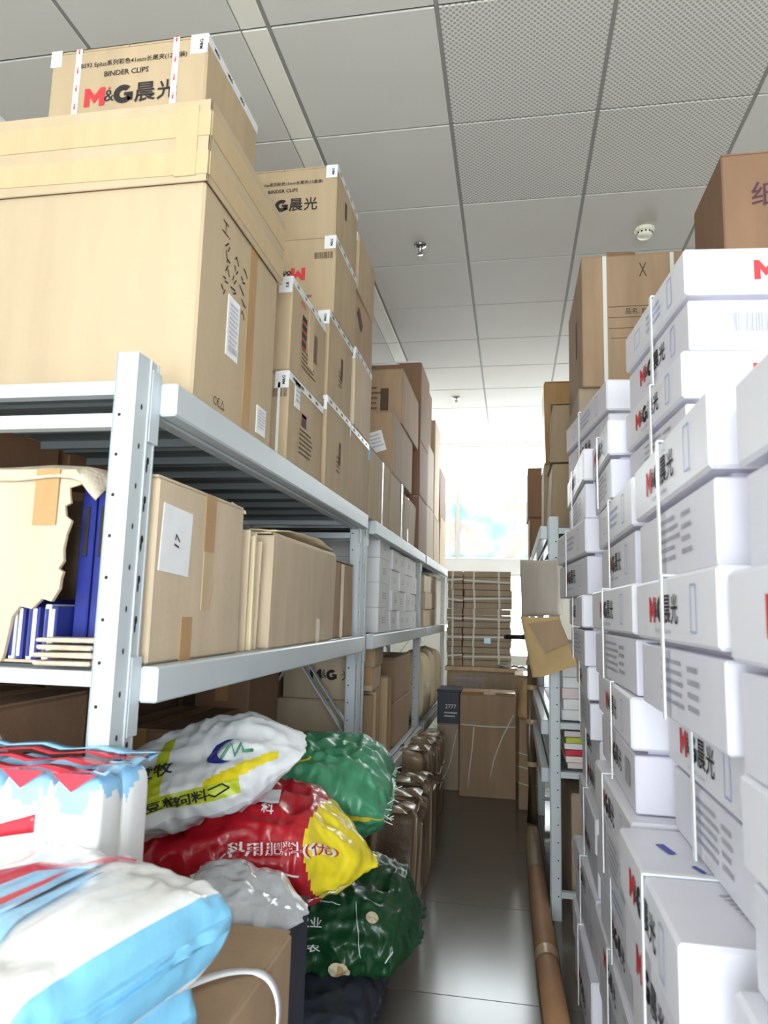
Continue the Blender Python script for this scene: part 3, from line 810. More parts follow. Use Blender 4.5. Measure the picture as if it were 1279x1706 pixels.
for k in range(3):
    carton('grey-brown box, %s of the stack at the far shelf end' % ['bottom', 'middle', 'top'][k], -1.1, -.72, 6.2, 6.9, Z2+k*.15, Z2+(k+1)*.15-.001, card_grey, jit=.003, tape=None)
r, F = carton('carton with black lettering at the back of the two-bay middle shelf', -1.26, -1.06, 3.36, 3.7, Z2, 1.62, card_pale, jit=.001)

# --- lower deck
r, F = carton('tan carton with gold tape band behind the shelf brace', -1.12, -.77, 3.36, 3.60, Z3, .905, card_pale, jit=.001, tape=None)
mb = MB(); put_rect(mb, F['F'], 0, .23, .35, .05, 0, th=.0006); mb.build('tape', tape_tan, r)
r, F = carton('tan carton with black M&G lettering behind the shelf brace', -1.09, -.75, 3.36, 3.60, .907, 1.11, card_pale, jit=.001, tape=None)
Print(F).logo('F', .03, .115, .05, cjk=False, red=1, blk=1).text('F', .145, .115, '光', h=.05).done(r)
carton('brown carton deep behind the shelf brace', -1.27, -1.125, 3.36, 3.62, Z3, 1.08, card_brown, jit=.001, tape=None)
for k, (y0, y1, z0, z1, m) in enumerate(((3.50, 3.80, Z3+.42, Z3+.54, card_pale), (3.50, 3.80, Z3+.54, Z3+.66, card_tan))):
    carton('%s small tan carton on boards of the lower two-bay shelf' % ['lower', 'upper'][k], -.76, -.71+.012*k, 3.62, y1+.12, z0, z1-.001, m, jit=.004, tape=tape_tan, rz=2)
for k, (y0, w, h) in enumerate(((3.62, .075, .40), (3.72, .06, .415), (3.80, .08, .42), (4.06, .10, .46), (4.20, .05, .44))):
    t = thing('board_pack', '%s upright pale board pack on the lower two-bay shelf' % ['first', 'second', 'third', 'fourth', 'fifth'][k], 'board pack', (-.85, y0, Z3), 0, 'board packs standing on the lower shelf')
    for q in range(3): MB().bev(-.13, .15-.006*q, w/3*q, w/3*(q+1)-.002, 0, h-.008*((q+k) % 2), .002).build('board', wood_board if (q+k) % 2 else card_brown, t)
for k in range(2):
    carton('tan carton, %s of two at the far end of the lower bay' % ['bottom', 'top'][k], -1.0, -.72, 4.45, 5.10, Z3+k*.27, Z3+(k+1)*.27-.001, card_brown, jit=.004)
for k in range(3):
    def sack(u, v, k=k):
        a = 2*math.pi*v; s = u*2-1
        w = (1-abs(s)**6)**.5
        rx, ry = .13*w*(1+.10*math.sin(5*a+k)), .20*w*(1+.06*math.sin(7*a+2*k))
        e = lambda q: math.copysign(abs(q)**.6, q)
        return (rx*e(math.cos(a)), ry*e(math.sin(a)), .26+.26*s+.01*math.sin(9*a+4*s))
    t = thing('paper_sack', '%s cream paper sack on the far lower shelf' % ['nearest', 'middle', 'farthest'][k], 'sack', (-.78, 5.65+.42*k, Z3), R(5*k), 'cream paper sacks')
    MB().grid(sack, 20, 40, wrap_v=True).build('body', card_cream, t)
    MB().bar((.125, -.1, .27), (.135, .1, .27), .004, .03).build('band', string_white, t)

# ------------------------------------------------------------------ wrapped bundles standing on the floor
def bundle(label, x0, x1, y0, y1, h, seed, straps=0, m=None, group='wrapped bundles on the floor'):
    lx, ly = (x1-x0)/2, (y1-y0)/2
    t = thing('wrapped_bundle', label, 'bundle', ((x0+x1)/2, (y0+y1)/2, 0), 0, group)
    rn = random.Random(seed); ph = [rn.uniform(0, 6.28) for _ in range(6)]
    e = lambda q: math.copysign(abs(q)**.24, q)
    def body(u, v):
        a = 2*math.pi*v
        k = 1-.05*math.sin(ph[0]+3*u) + .035*math.sin(9*a+ph[1]+.8*math.sin(3*u+ph[5])) + .02*math.sin(17*a+ph[2]+2*u)
        tp = 1.0 if u < .96 else 1-(u-.96)/.04*.25
        lean = .03*u*math.sin(ph[3])
        return (lx*k*tp*e(math.cos(a))+lean*.5, ly*k*tp*e(math.sin(a))+lean, h*u + (.018*math.sin(4*a+ph[4]) if u > .9 else 0))
    mb = MB().grid(body, 30, 64, wrap_v=True, mf=lambda u, v: 1 if (math.sin(9*2*math.pi*v+ph[1]) > .45) else 0)
    mb.f.append(tuple(29*64+j for j in range(64))); mb.m.append(1); mb.s.append(False)
    mb.build('body', m or [wrap_brown, wrap_light], t)
    def cap(u, v):
        a = 2*math.pi*v; return (lx*.76*(1-u*.9)*e(math.cos(a)), ly*.76*(1-u*.9)*e(math.sin(a)), h+.004+.02*math.sin(3*a+ph[2])*u*(1-u)*3+.012*u)
    MB().grid(cap, 6, 40, wrap_v=True).build('gathered_top', wrap_light, t)
    for i in range(straps):
        z = h*(.45+.2*i)
        pts = [body(z/h, k/40) for k in range(41)]
        MB().tube([(p[0]*1.03, p[1]*1.03, p[2]) for p in pts], .004, 5, cap=False).build('strap', string_white, t)
for i, (y0, y1) in enumerate(((3.36, 3.60), (3.61, 3.82), (3.83, 4.05), (4.06, 4.27))):
    bundle('brown film-wrapped upright bundle under the left shelf, %s from the front' % ['first', 'second', 'third', 'fourth'][i], -.675, -.425+.008*(i % 2), y0, y1, .405+.015*(i % 3), 40+i)
for i, (y0, y1) in enumerate(((4.36, 4.60), (4.61, 4.85), (4.86, 5.10))):
    bundle('strapped brown bundle farther along the left shelf, %s of three' % ['near', 'middle', 'far'][i], -.675, -.47, y0, y1, .50, 60+i, straps=2, group='strapped bundles farther on')

# ------------------------------------------------------------------ end of the aisle
def cord(root, pts, r=.004, name='cord'): MB().tube(pts, r, 6).build(name, string_white, root)
r, F = carton('tall carton tied with white cord standing at the aisle end', -.385, .025, 5.45, 5.85, 0, .735, card_brown, jit=.002, tape=None)
FF = F['F']
for s, (u0, u1) in enumerate(((-.19, -.03), (.06, .20))):
    mb = MB(); mb.hexa([(u0, -.205, .733), (u1, -.205, .733), (u1, -.10, .74), (u0, -.10, .74), (u0, -.215, .752), (u1, -.215, .752), (u1, -.10, .748), (u0, -.10, .748)]); mb.build('raised_flap', tape_tan, r)
cord(r, [FF.p(-.20, .512, .006), FF.p(.0, .506, .006), FF.p(.203, .510, .006)], .006)
cord(r, [FF.p(.19, .60, .008), FF.p(.11, .44, .012), FF.p(.05, .28, .012), FF.p(.02, .14, .008)], .005)
cord(r, [FF.p(-.10, .50, .008), FF.p(-.11, .35, .012), FF.p(-.13, .18, .01), FF.p(-.14, .06, .006)], .005)
r, F = carton('narrow strapped carton at the aisle end by the right shelf', .045, .205, 5.20, 5.58, 0, .60, card_brown, jit=.003, tape=tape_tan)
for v in (.16, .27, .36): cord(r, [F['F'].p(-.085, v+.02, .003), F['F'].p(0, v, .004), F['F'].p(.085, v+.012, .003), F['R'].p(0, v, .003), F['R'].p(.18, v, .003)], .0035, 'strap')
r, F = carton('pale carton behind the dark crate at the aisle end', -.57, -.40, 5.60, 5.90, 0, .49, card_grey, jit=.003, tape=None)
cord(r, [F['F'].p(.07, .45, .005), F['F'].p(.02, .2, .01), F['F'].p(-.04, .05, .005)], .004)
# dark plastic crate with ribs
cr = thing('plastic_crate', 'dark plastic crate on the pale carton at the aisle end', 'crate', (-.485, 5.75, .49))
mb = MB()
mb.box(-.085, .085, -.15, .15, 0, .01)
for a, b, c_, d in ((-.085, .085, -.15, -.142), (-.085, .085, .142, .15), (-.085, -.077, -.142, .142), (.077, .085, -.142, .142)): mb.box(a, b, c_, d, .01, .25)
mb.build('shell', crate_dark, cr)
for i in range(5):
    MB().box(-.08+.036*i, -.08+.036*i+.010, -.156, -.15, .02, .23).build('rib', crate_dark, cr)
MB().bev(-.09, .09, -.158, .158, .235, .255, .004).build('rim', crate_dark, cr)
FFc = {'F': Face((0, -.158, 0), (1,0,0), (0,0,1))}
Print(FFc).text('F', .02, .13, '2777', h=.03, c=7).lines('F', .02, .07, .1, .05, 2, 7).done(cr)
# support boxes, plank and tied bundles of flattened cartons
r, F = carton('printed carton under the plank at the aisle end', -.58, .02, 6.52, 7.0, 0, .82, card_grey, jit=.002, tape=None)
Print(F).lines('F', -.1, .74, .25, .06, 2, 3).bars('F', -.12, .70, .2, .05, 4).done(r)
mb = MB(); mb.bev(-.32, .32, -.27, .25, 0, .035, .004)
tag(mb.build('plank', wood_board), 'pale plank carrying the tied flattened cartons', 'plank'); bpy.data.objects['plank'].location = (-.28, 6.76, .82)
def tied_bundle(label, x0, x1, z0, z1, y0, seed):
    lx, lz = x1-x0, z1-z0
    t = thing('tied_cartons', label, 'cardboard', ((x0+x1)/2, y0, z0), 0, 'string-tied bundles of flattened cartons')
    rn = random.Random(seed); n = 3
    for i in range(n):
        a = rn.uniform(-.006, .006); b = rn.uniform(-.008, .004)
        MB().bev(-lx/2+a, lx/2+a, b, .42, lz/n*i, lz/n*(i+1)-.003, .004).build('sheet', card_grey, t)
    for u in ((-.28, .24) if lx > .25 else (-.15,)):
        xx = u*lx; MB().bar((xx+rn.uniform(-.01, .01), -.014, .0), (xx, -.014, lz), .018, .004, up=(0, 1, 0)).build('string', string_white, t)
    MB().bar((-lx/2-.002, -.016, lz*.5), (lx/2+.002, -.016, lz*.5+rn.uniform(-.02, .02)), .004, .016, up=(0, 0, 1)).build('string', string_white, t)
    if seed == 13: sticker(t, {'F': Face((0, -.01, 0), (1,0,0), (0,0,1))}, 'F', .0, .06, .06, .05, film_sky, name='blue_label')
for k in range(5):
    o5 = ['bottom', 'second', 'third', 'fourth', 'top'][k]
    z0 = .856+.173*k
    tied_bundle('tied flattened cartons, %s of the narrow left pile' % o5, -.59, -.452, z0, z0+.172, 6.60, 20+k)
    tied_bundle('tied flattened cartons, %s of the wide right pile' % o5, -.442, -.012+.006*(k % 2), z0, z0+.172, 6.60, 12+k)
carton('brown carton added to block the bright gap behind the narrow strapped one', .02, .22, 6.0, 6.45, 0, .84, card_brown, jit=.004)  # added to block the bright slit between the two end cartons
# crumpled plastic sheet on the plank edge
def sheet(u, v): return (-.03+.26*u-.1, 6.50-.02+.08*v, .875+.03*noise.noise(Vector((u*4, v*5, 0)))+.03*math.sin(3*u)*(1-v)-.02*(1-v))
o = MB().grid(sheet, 20, 8).build('plastic_sheet', film_grey); tag(o, 'crumpled clear plastic sheet hanging at the plank edge', 'plastic sheet'); o.modifiers.new('thickness', 'SOLIDIFY').thickness = .003
# kraft paper bag crumpled on the narrow carton
def kb(u, v):
    a = 2*math.pi*v; k = 1+.16*noise.noise(Vector((math.cos(a)*2, math.sin(a)*2, u*4)))
    w = .085*(1-.35*u)*k
    return (.115+w*math.cos(a)*.9, 5.38+w*1.2*math.sin(a), .602+.26*u)
o = MB().grid(kb, 16, 30, wrap_v=True).build('paper_bag', kraft); tag(o, 'crumpled kraft paper bag on the narrow strapped carton', 'paper bag')
# upright wrapped roll
t = thing('wrapped_roll', 'tall brown film-wrapped roll leaning upright by the right shelf', 'roll', (.128, 4.93, 0))
MB().tube([(0, 0, 0), (.0, .0, .5), (.006, .01, 1.16)], [.036, .035, .034], 18).build('core', wrap_brown, t)
for z in (.35, .62, .84, 1.0): MB().tube([(0, 0, z), (.001, 0, z+.03)], .0375, 18, cap=False).build('tape_band', tape_clear, t)

# long cardboard roll on the floor beside the white cartons
t = thing('cardboard_roll', 'long brown paper roll lying along the floor by the white cartons', 'roll', (0, 0, 0))
MB().tube([(.122, 4.55, .045), (.122, 3.6, .045), (.130, 2.9, .046), (.150, 2.2, .046)], .042, 18).build('core', roll_brown, t)
MB().tube([(.1292, 2.98, .0465), (.130, 2.90, .0465)], .0445, 18, cap=False).build('tape_band', tape_clear, t)
MB().tube([(.122, 4.50, .0455), (.122, 3.85, .0455)], .0442, 18, cap=False).build('plastic_wrap', wrap_light, t)

# ------------------------------------------------------------------ things on the right shelf
def sheet_thing(label, name, pts, m, th=.005, cat='cardboard', sub=None, bend=0):
    """a quadrilateral board bent a little; pts: four corners"""
    P = [Vector(p) for p in pts]
    n = (P[1]-P[0]).cross(P[3]-P[0]).normalized()
    def fn(u, v):
        q = P[0]*(1-u)*(1-v)+P[1]*u*(1-v)+P[2]*u*v+P[3]*(1-u)*v
        return q + n*(bend*math.sin(math.pi*u)+.006*noise.noise(q*7))
    o = MB().grid(fn, 14, 14).build(name, m); o.modifiers.new('thickness', 'SOLIDIFY').thickness = th
    return tag(o, label, cat)
sheet_thing('pale bent cardboard sheet jutting from the right shelf into the aisle', 'cardboard_sheet', [(.045, 3.90, 1.315), (.205, 3.16, 1.335), (.212, 3.16, 1.565), (.045, 3.90, 1.625)], kraft_pale, bend=.02)
t = thing('kraft_bag', 'brown kraft paper bag hanging out of the right shelf', 'paper bag', (.155, 3.27, 1.085))
def kbag(u, v):
    a = 2*math.pi*v
    w = .098*(1-.15*u); d = .030*(1-.5*u)+.004
    e = lambda q: math.copysign(abs(q)**.5, q)
    x = w*e(math.cos(a)) - .035*u; y = d*e(math.sin(a)) - .5*x
    return (x+.03*(1-u), y, -.0+.238*u+.05*x/.1*(1-u)*.6 + .01*noise.noise(Vector((x*9, u*5, 0))))
MB().grid(kbag, 18, 36, wrap_v=True).build('body', kraft, t)
MB().add([(-.085, .0, .205), (.045, -.055, .225), (.085, -.075, .13), (-.015, -.04, .085)], [(0,1,2,3), (3,2,1,0)]).build('folded_flap', card_brown, t)
t = thing('black_pole', 'black pole sticking out of the right shelf toward the aisle end', 'pole', (-.04, 4.42, 1.195))
MB().tube([(0, 0, 0), (.30, .02, .006)], .014, 14).build('shaft', rubber_black, t); MB().tube([(.10, .006, .002), (.13, .008, .003)], .017, 14).build('collar', rubber_black, t); MB().tube([(-.01, 0, 0), (.0, 0, 0)], .011, 14).build('tip', rubber_black, t)
t = thing('duster', 'grey stringy duster head hanging under the black pole', 'duster', (.15, 4.30, 1.17))
rn = random.Random(9)
for k in range(26):
    a = rn.uniform(0, 6.28); L = rn.uniform(.07, .12); s = rn.uniform(.3, 1)
    MB().tube([(0, 0, 0), (.03*math.cos(a)*s, .03*math.sin(a)*s, -.03), (.055*math.cos(a)*s, .055*math.sin(a)*s, -.06-L*.3), (.05*math.cos(a)*s, .05*math.sin(a)*s, -L-.01)], [.006, .006, .005, .003], 5).build('strand', mop_grey, t)
MB().tube([(0, 0, -.01), (.05, .04, .05)], .012, 10).build('handle_socket', film_red, t)
def paper_stack(label, x0, x1, y0, y1, z0, n, h, m):
    t = thing('paper_stack', label, 'paper', ((x0+x1)/2, (y0+y1)/2, z0), 0, 'stacks of paper on the right shelf')
    rn = random.Random(int(z0*1000))
    for i in range(n):
        a, b = rn.uniform(-.008, .008), rn.uniform(-.008, .008)
        MB().bev(-(x1-x0)/2+a, (x1-x0)/2+a, -(y1-y0)/2+b, (y1-y0)/2+b, h*i, h*(i+1)-.002, .002).build('ream', m[i % len(m)], t)
paper_stack('stack of white and pink paper reams at the near end of the right shelf', .235, .46, 3.52, 3.86, .845, 5, .05, [paper, paper, pink_paper])
paper_stack('stack of colourful magazines under the paper reams', .245, .46, 3.52, 3.86, .63, 6, .028, [pink_paper, kraft_pale, film_red, paper, bag_lime])
t = thing('plastic_bag', 'small white plastic bag stuffed above the paper reams', 'plastic bag', (.275, 3.56, 1.096))
def pb(u, v):
    a = 2*math.pi*v; s = u*2-1; w = math.sqrt(max(0, 1-s*s))
    k = 1+.25*noise.noise(Vector((math.cos(a)*2+3, math.sin(a)*2, s*3)))
    return (.055*w*k*math.cos(a), .05*w*k*math.sin(a), .055+.055*s)
MB().grid(pb, 16, 24, wrap_v=True).build('body', film_white, t)
for k in range(2):
    carton('grey carton at the foot of the right shelf, %s' % ['near one', 'far one'][k], .27, .70, 3.52+.85*k, 4.3+.80*k, .0, .52, card_grey, jit=.003)
for k in range(3):
    carton('brown carton inside the right shelf, %s along it' % ['first', 'second', 'third'][k], .26, .70, 3.95+.40*k, 4.32+.40*k, .845, 1.17, card_brown, jit=.004)
# boxes on top of the right shelf
r, F = carton('tall brown carton with white straps above the white cartons on the right', .335, .845, 3.42, 4.22, 2.43, 3.10, card_brown, jit=.001, tape=None)
mb = MB()
for u in (-.145, .17): put_rect(mb, F['F'], u, .335, .018, .66, 0, off=.002, th=.001)
mb.build('strap', string_white, r)
Print(F).text('F', .035, .585, 'X', h=.07, c=2, sx=.5).rect('F', .02, .40, .30, .003, 2).rect('F', .02, .345, .30, .003, 2).rect('F', .02, .29, .30, .003, 2).rect('F', .02, .24, .28, .003, 2).text('F', .02, .375, '品名: 规格:', w=.14, c=1).text('F', .02, .265, 'NOTE', w=.06, c=1).rect('L', .1, .35, .06, .2, 5).done(r)
MB().hexa([(-.13, -.40, .668), (-.0, -.40, .668), (-.0, -.2, .672), (-.13, -.2, .672), (-.13, -.405, .684), (-.0, -.405, .676), (-.0, -.2, .676), (-.13, -.2, .676)]).build('raised_flap', card_dark, r)
r, F = carton('brown carton directly under the tall strapped one on the right', .315, .80, 3.44, 4.0, Z1, 2.428, card_grey, jit=.002, tape=None)
mb = MB(); put_rect(mb, F['F'], -.13, .33, .02, .66, 0, off=.002, th=.001); mb.build('strap', string_white, r)
carton('crumpled tan carton, lower one on the right shelf top', .225, .70, 4.28, 4.75, Z1, 2.25, card_tan, jit=.014)
carton('crumpled tan carton, upper one on the right shelf top', .24, .72, 4.30, 4.75, 2.252, 2.62, card_tan, jit=.014, rz=-3)
carton('tan carton with tape wrapped edge behind the crumpled pair', .21, .70, 4.80, 5.32, Z1, 2.35, card_tan, jit=.008)
carton('orange-tan carton high behind the crumpled pair', .215, .70, 4.80, 5.30, 2.352, 2.92, tape_tan, jit=.008)
carton('lower brown carton at the far end of the right shelf top', .14, .70, 6.0, 6.5, Z1, 2.14, card_dark, jit=.004)
carton('upper brown carton at the far end of the right shelf top', .125, .68, 5.98, 6.48, 2.142, 2.56, card_dark, jit=.004)
# dark carton high on the right with its supports
r, F = carton('dark brown carton highest on the right, purple lettering', .675, 1.20, 2.30, 2.66, 2.50, 2.85, card_dark, jit=.001, tape=None)
Print(F).text('F', -.09, .20, '纸箱', h=.085, c=5, bold=.01).done(r)
carton('brown carton just under the dark one on the right', .70, 1.20, 2.28, 2.70, 2.12, 2.498, card_dark, jit=.002)
for k, w in enumerate(('bottom', 'lower middle', 'upper middle', 'top')):
    carton('tan carton, %s of the pile behind the white cartons' % w, .72, 1.22, 2.28, 2.72, .53*k, .53*(k+1)-.001, card_tan, jit=.002)

# ------------------------------------------------------------------ white lidded cartons stacked along the right
def white_carton(label, x, y0, y1, z0, z1, rz=0, w=.42, style=0, strap=.1, cross=False):
    ly, lz = y1-y0, z1-z0-.001
    t = thing('white_carton', label, 'carton', (x+w/2, (y0+y1)/2, z0), R(rz), 'white lidded cartons stacked along the aisle')
    lh = lz*.46; o = .004
    zb = lz-lh-.010
    MB().bev(-w/2+o, w/2-o, -ly/2+o, ly/2-o, 0, zb, .003).box(-w/2+.034, w/2-.034, -ly/2+.034, ly/2-.034, zb-.002, lz-.004).build('body', carton_white, t)
    MB().bev(-w/2-.003, w/2+.003, -ly/2-.003, ly/2+.003, lz-lh, lz, .005).build('lid', carton_lid, t)
    F0 = faces(w-2*o, ly-2*o, lz); F1 = faces(w+.006, ly+.006, lz)
    # plastic strap round the carton
    s = MB(); k = strap*ly
    pts = [(-w/2-.006, lz*.0+.001), (-w/2-.006, lz+.003), (w/2+.006, lz+.003), (w/2+.006, .001)]
    s.bar((pts[0][0], k, pts[0][1]), (pts[1][0], k, pts[1][1]), .003, .014, up=(0, 1, 0)); s.bar((pts[1][0], k, pts[1][1]), (pts[2][0], k, pts[2][1]), .003, .014, up=(0, 1, 0)); s.bar((pts[2][0], k, pts[2][1]), (pts[3][0], k, pts[3][1]), .003, .014, up=(0, 1, 0))
    s.build('strap', strap_white, t)
    a, b = Print(F1), Print(F0)
    vl, vb = lz-lh/2, (lz-lh)/2
    if style == 0:      # logo on the lid, small print below
        a.logo('L', -.06*ly, vl, lh*.42); a.text('L', -.06*ly, vl-lh*.34, 'Shanghai M&G Stationery', w=ly*.22, c=4)
        a.frame('L', .30*ly, vl, lh*.28, lh*.62, .003, 3)
        b.lines('L', -.02*ly, vb, ly*.30, lh*.75, 5, 4); b.lines('L', .22*ly, vb, ly*.12, lh*.7, 4, 4)
    elif style == 1:    # pale blue print on the lid, logo below
        a.frame('L', .30*ly, vl, lh*.3, lh*.6, .003, 3); a.lines('L', .05*ly, vl, ly*.25, lh*.5, 3, 3); a.frame('L', -.25*ly, vl, lh*.5, lh*.4, .002, 3)
        b.logo('L', -.05*ly, vb+.004, lh*.42); b.text('L', -.05*ly, vb-lh*.33, 'Shanghai M&G Stationery', w=ly*.22, c=4)
        b.frame('L', .28*ly, vb, lh*.28, lh*.62, .003, 3)
    else:               # logo on both
        a.logo('L', -.02*ly, vl, lh*.42); a.frame('L', .30*ly, vl, lh*.28, lh*.62, .003, 3)
        b.logo('L', .0, vb, lh*.42); b.rect('L', .33*ly, vb, ly*.12, lh*.5, 4)
    a.logo('F', .02, vl, lh*.42); b.bars('F', -.08, vb, .08, lh*.4, 4); b.lines('F', .1, vb, .12, lh*.5, 4, 4)
    a.done(t, 'lid_print'); b.done(t, 'body_print')
    return t, F1
ORD = ['topmost', 'second from top', 'third from top', 'fourth from top', 'fifth from top', 'sixth from top', 'seventh from top', 'eighth from top', 'lowest']
tops = [2.10, 1.875, 1.645, 1.40, 1.175, .95, .72, .49, .26, 0]
ax = [(.262, 7), (.228, 0), (.208, 4), (.226, -1), (.246, -2), (.268, 0), (.256, -1), (.243, 1), (.232, 0)]
for i in range(9):
    white_carton('white lidded carton, %s of the farthest stack next to the steel shelf' % ORD[i], ax[i][0], 2.34, 2.99, tops[i+1], tops[i], ax[i][1], style=[1, 0, 1, 0, 0, 2, 1, 0, 1][i], strap=.12)
white_carton('white lidded carton, topmost and tallest standing of all, dark gap under lid', .318, 1.43, 1.90, 1.855, 2.065, 5, style=1, strap=-.02)
white_carton('white lidded carton directly under the topmost one, two red logos', .312, 1.43, 1.90, 1.645, 1.854, 4, style=0, strap=-.02)
white_carton('white lidded carton wedged behind the topmost pair', .255, 1.93, 2.30, 1.645, 1.86, 0, style=0, strap=.1)
bx = [(.262, 1.62, 2.22, 1.402, 1.642), (.234, 1.50, 2.12, 1.177, 1.40), (.238, 1.50, 2.12, .952, 1.175), (.222, 1.46, 2.05, .722, .95), (.246, 1.55, 2.2, .492, .72), (.244, 1.60, 2.30, .26, .49), (.258, 1.60, 2.30, 0, .258)]
for i, (x, a, b, z0, z1) in enumerate(bx):
    white_carton('white lidded carton, %s of the second-farthest stack' % ORD[i], x, a, b, z0, z1, [0, 1, -1, 0, 1, 0, 0][i], style=[1, 0, 2, 0, 1, 0, 1][i], strap=[.1, .15, .0, .2, .1, .1, .1][i])
cx_ = [(.251, .95, 1.50, 1.397, 1.630), (.236, .88, 1.42, 1.177, 1.395), (.290, .97, 1.44, .953, 1.175), (.196, .95, 1.42, .722, .951), (.214, .92, 1.42, .49, .72), (.22, .92, 1.42, .26, .488), (.22, .92, 1.42, 0, .258)]
for i, (x, a, b, z0, z1) in enumerate(cx_):
    t, Fc = white_carton('white lidded carton, %s of the third stack from the shelf' % ORD[i], x, a, b, z0, z1, 0, style=[0, 0, 0, 2, 1, 0, 1][i], strap=[.06, .05, .1, -.02, .1, .1, .1][i])
    if i == 3:
        Print(Fc).rect('T', -.155, .12, .014, .05, 6, R(14)).rect('T', -.125, .03, .008, .03, 6, R(20)).rect('T', -.115, .0, .008, .018, 6, R(20)).lines('T', -.09, -.12, .05, .12, 8, 4, R(10)).done(t, 'pen_marks')
dx = [(.264, .36, .875, 1.388, 1.612), (.242, .34, .855, 1.167, 1.386), (.25, .36, .87, .945, 1.165), (.235, .36, .87, .72, .943), (.24, .36, .87, .49, .718), (.24, .36, .87, .26, .488), (.24, .36, .87, 0, .258)]
for i, (x, a, b, z0, z1) in enumerate(dx):
    white_carton('white lidded carton, %s of the stack at the right photo edge' % ORD[i], x, a, b, z0, z1, 0, style=[2, 0, 0, 0, 1, 1, 1][i], strap=.05)

# ------------------------------------------------------------------ bags and packs on the left
class Bag:
    """a filled sack: s runs along its length (-1..1), th round its girth (90 = top, 180 = towards -y)"""
    def __init__(s, name, label, cat, c, half, rot=(0, 0, 0), p=4, q=.5, wr=.012, seed=0, ex=.75, tip=None, sag=None, group=None):
        s.c = Vector(c); s.a, s.b, s.h = half; s.p, s.q, s.wr, s.seed, s.ex, s.tip, s.sag = p, q, wr, seed, ex, tip, sag
        from mathutils import Euler
        s.R = Euler([R(k) for k in rot]).to_matrix()
        s.root = thing(name, label, cat, c, 0, group)
    def S(s, u, th, off=0.0):
        e = lambda q: math.copysign(abs(q)**s.ex, q)
        u = max(-1, min(1, u))
        t = max(.03, (1-abs(u)**s.p))**s.q
        w = 1-.10*abs(u)**3
        if s.tip:
            u0, k = s.tip
            if u > u0: f = (u-u0)/(1-u0); w *= 1-f*(1-k); t = max(t, .22*f)*(1-.72*f)
        P = Vector((s.a*u, s.b*w*e(math.cos(th)), s.h*t*e(math.sin(th))))
        n = Vector((math.copysign(abs(u)**12*1.2, u), P.y/s.b, P.z/s.h))
        if n.length > 1e-6: n.normalize()
        k = s.seed*3.7
        rg = lambda fx, fy, fz, q: 1-2.2*abs(noise.noise(Vector((P.x*fx+k+q, P.y*fy+q, P.z*fz-k))))
        d = s.wr*(.8*noise.noise(Vector((P.x*6+k, P.y*6, P.z*6))) + .45*rg(7, 15, 12, 0) + .30*rg(19, 11, 15, 5) + .16*rg(30, 34, 30, 9) - .35)
        P = P + n*(d*(0.35+.65*t)+off)
        P = s.R @ P
        if s.sag: P = Vector(s.sag(P+s.c))-s.c
        return P
    def build(s, mats, mf=None, nu=150, nv=120, name='body'):
        cl = lambda u: math.copysign(1-(1-abs(u*2-1))**1.7, u*2-1)
        mb = MB().grid(lambda u, v: s.S(cl(u), v*2*math.pi), nu, nv, wrap_v=True, mf=(lambda u, v: mf(cl(u), math.degrees(v*2*math.pi) % 360)) if mf else None)
        for e, sg in ((0.0, -1), (1.0, 1)):          # crinkled end caps
            ring = [s.S(sg, 2*math.pi*j/nv) for j in range(nv)]
            c0 = sum(ring, Vector())/nv; ax = s.R @ Vector((sg, 0, 0)); ty = s.R @ Vector((0, 1, 0))
            def cap(u, v, ring=ring, c0=c0, ax=ax, ty=ty):
                q = ring[int(round(v*nv)) % nv].lerp(c0, u*.98)
                k = math.sin(math.pi*min(1, u*1.6))
                y = q.dot(ty)
                return q + ax*(.5*s.wr*k*(1-2.2*abs(noise.noise(Vector((y*26+s.seed, q.z*6, 3))))))
            mb.grid(cap, 12, nv, m=mf(sg*.999, 180) if mf else 0, wrap_v=True)
        return mb.build(name, mats, s.root)
    def flat(s, u0, th0, rot=0, off=.006):
        """map small flat art (metres) onto the surface"""
        c, sn = math.cos(rot), math.sin(rot)
        def fn(x, y): return s.S(u0+(x*c-y*sn)/s.a, math.radians(th0)-(x*sn+y*c)/((s.b+s.h)*.62), off)
        return fn
    def text(s, u0, th0, txt, h, m, rot=0, bold=.02, name='lettering', off=.006, parent=None):
        vs, fs, tw, th = text_geo(txt, bold); k = h/th; f = s.flat(u0, th0, rot, off)
        return MB().add([f(v.x*k, v.y*k) for v in vs], fs).build(name, m, parent or s.root)
    def patch(s, u0, th0, w, h, m, rot=0, name='patch', off=.004, n=8):
        f = s.flat(u0, th0, rot, off)
        return MB().grid(lambda u, v: f((u-.5)*w, (v-.5)*h), n, n).build(name, m, s.root)
    def line(s, pts, wd, m, name='stripe', off=.0045, seg=12):
        mb = MB()
        P = []
        for (u0, t0), (u1, t1) in zip(pts[:-1], pts[1:]):
            for k in range(seg): P.append((u0+(u1-u0)*k/seg, t0+(t1-t0)*k/seg))
        P.append(pts[-1])
        mb.tube([s.S(u, math.radians(t), off*.3) for u, t in P], wd/2, 6)
        return mb.build(name, m, s.root)
SHELF_EDGE = -.684
def droop(P):
    k = max(0, P.x-(SHELF_EDGE+.05)); return (P.x, P.y, P.z-.6*k*k)

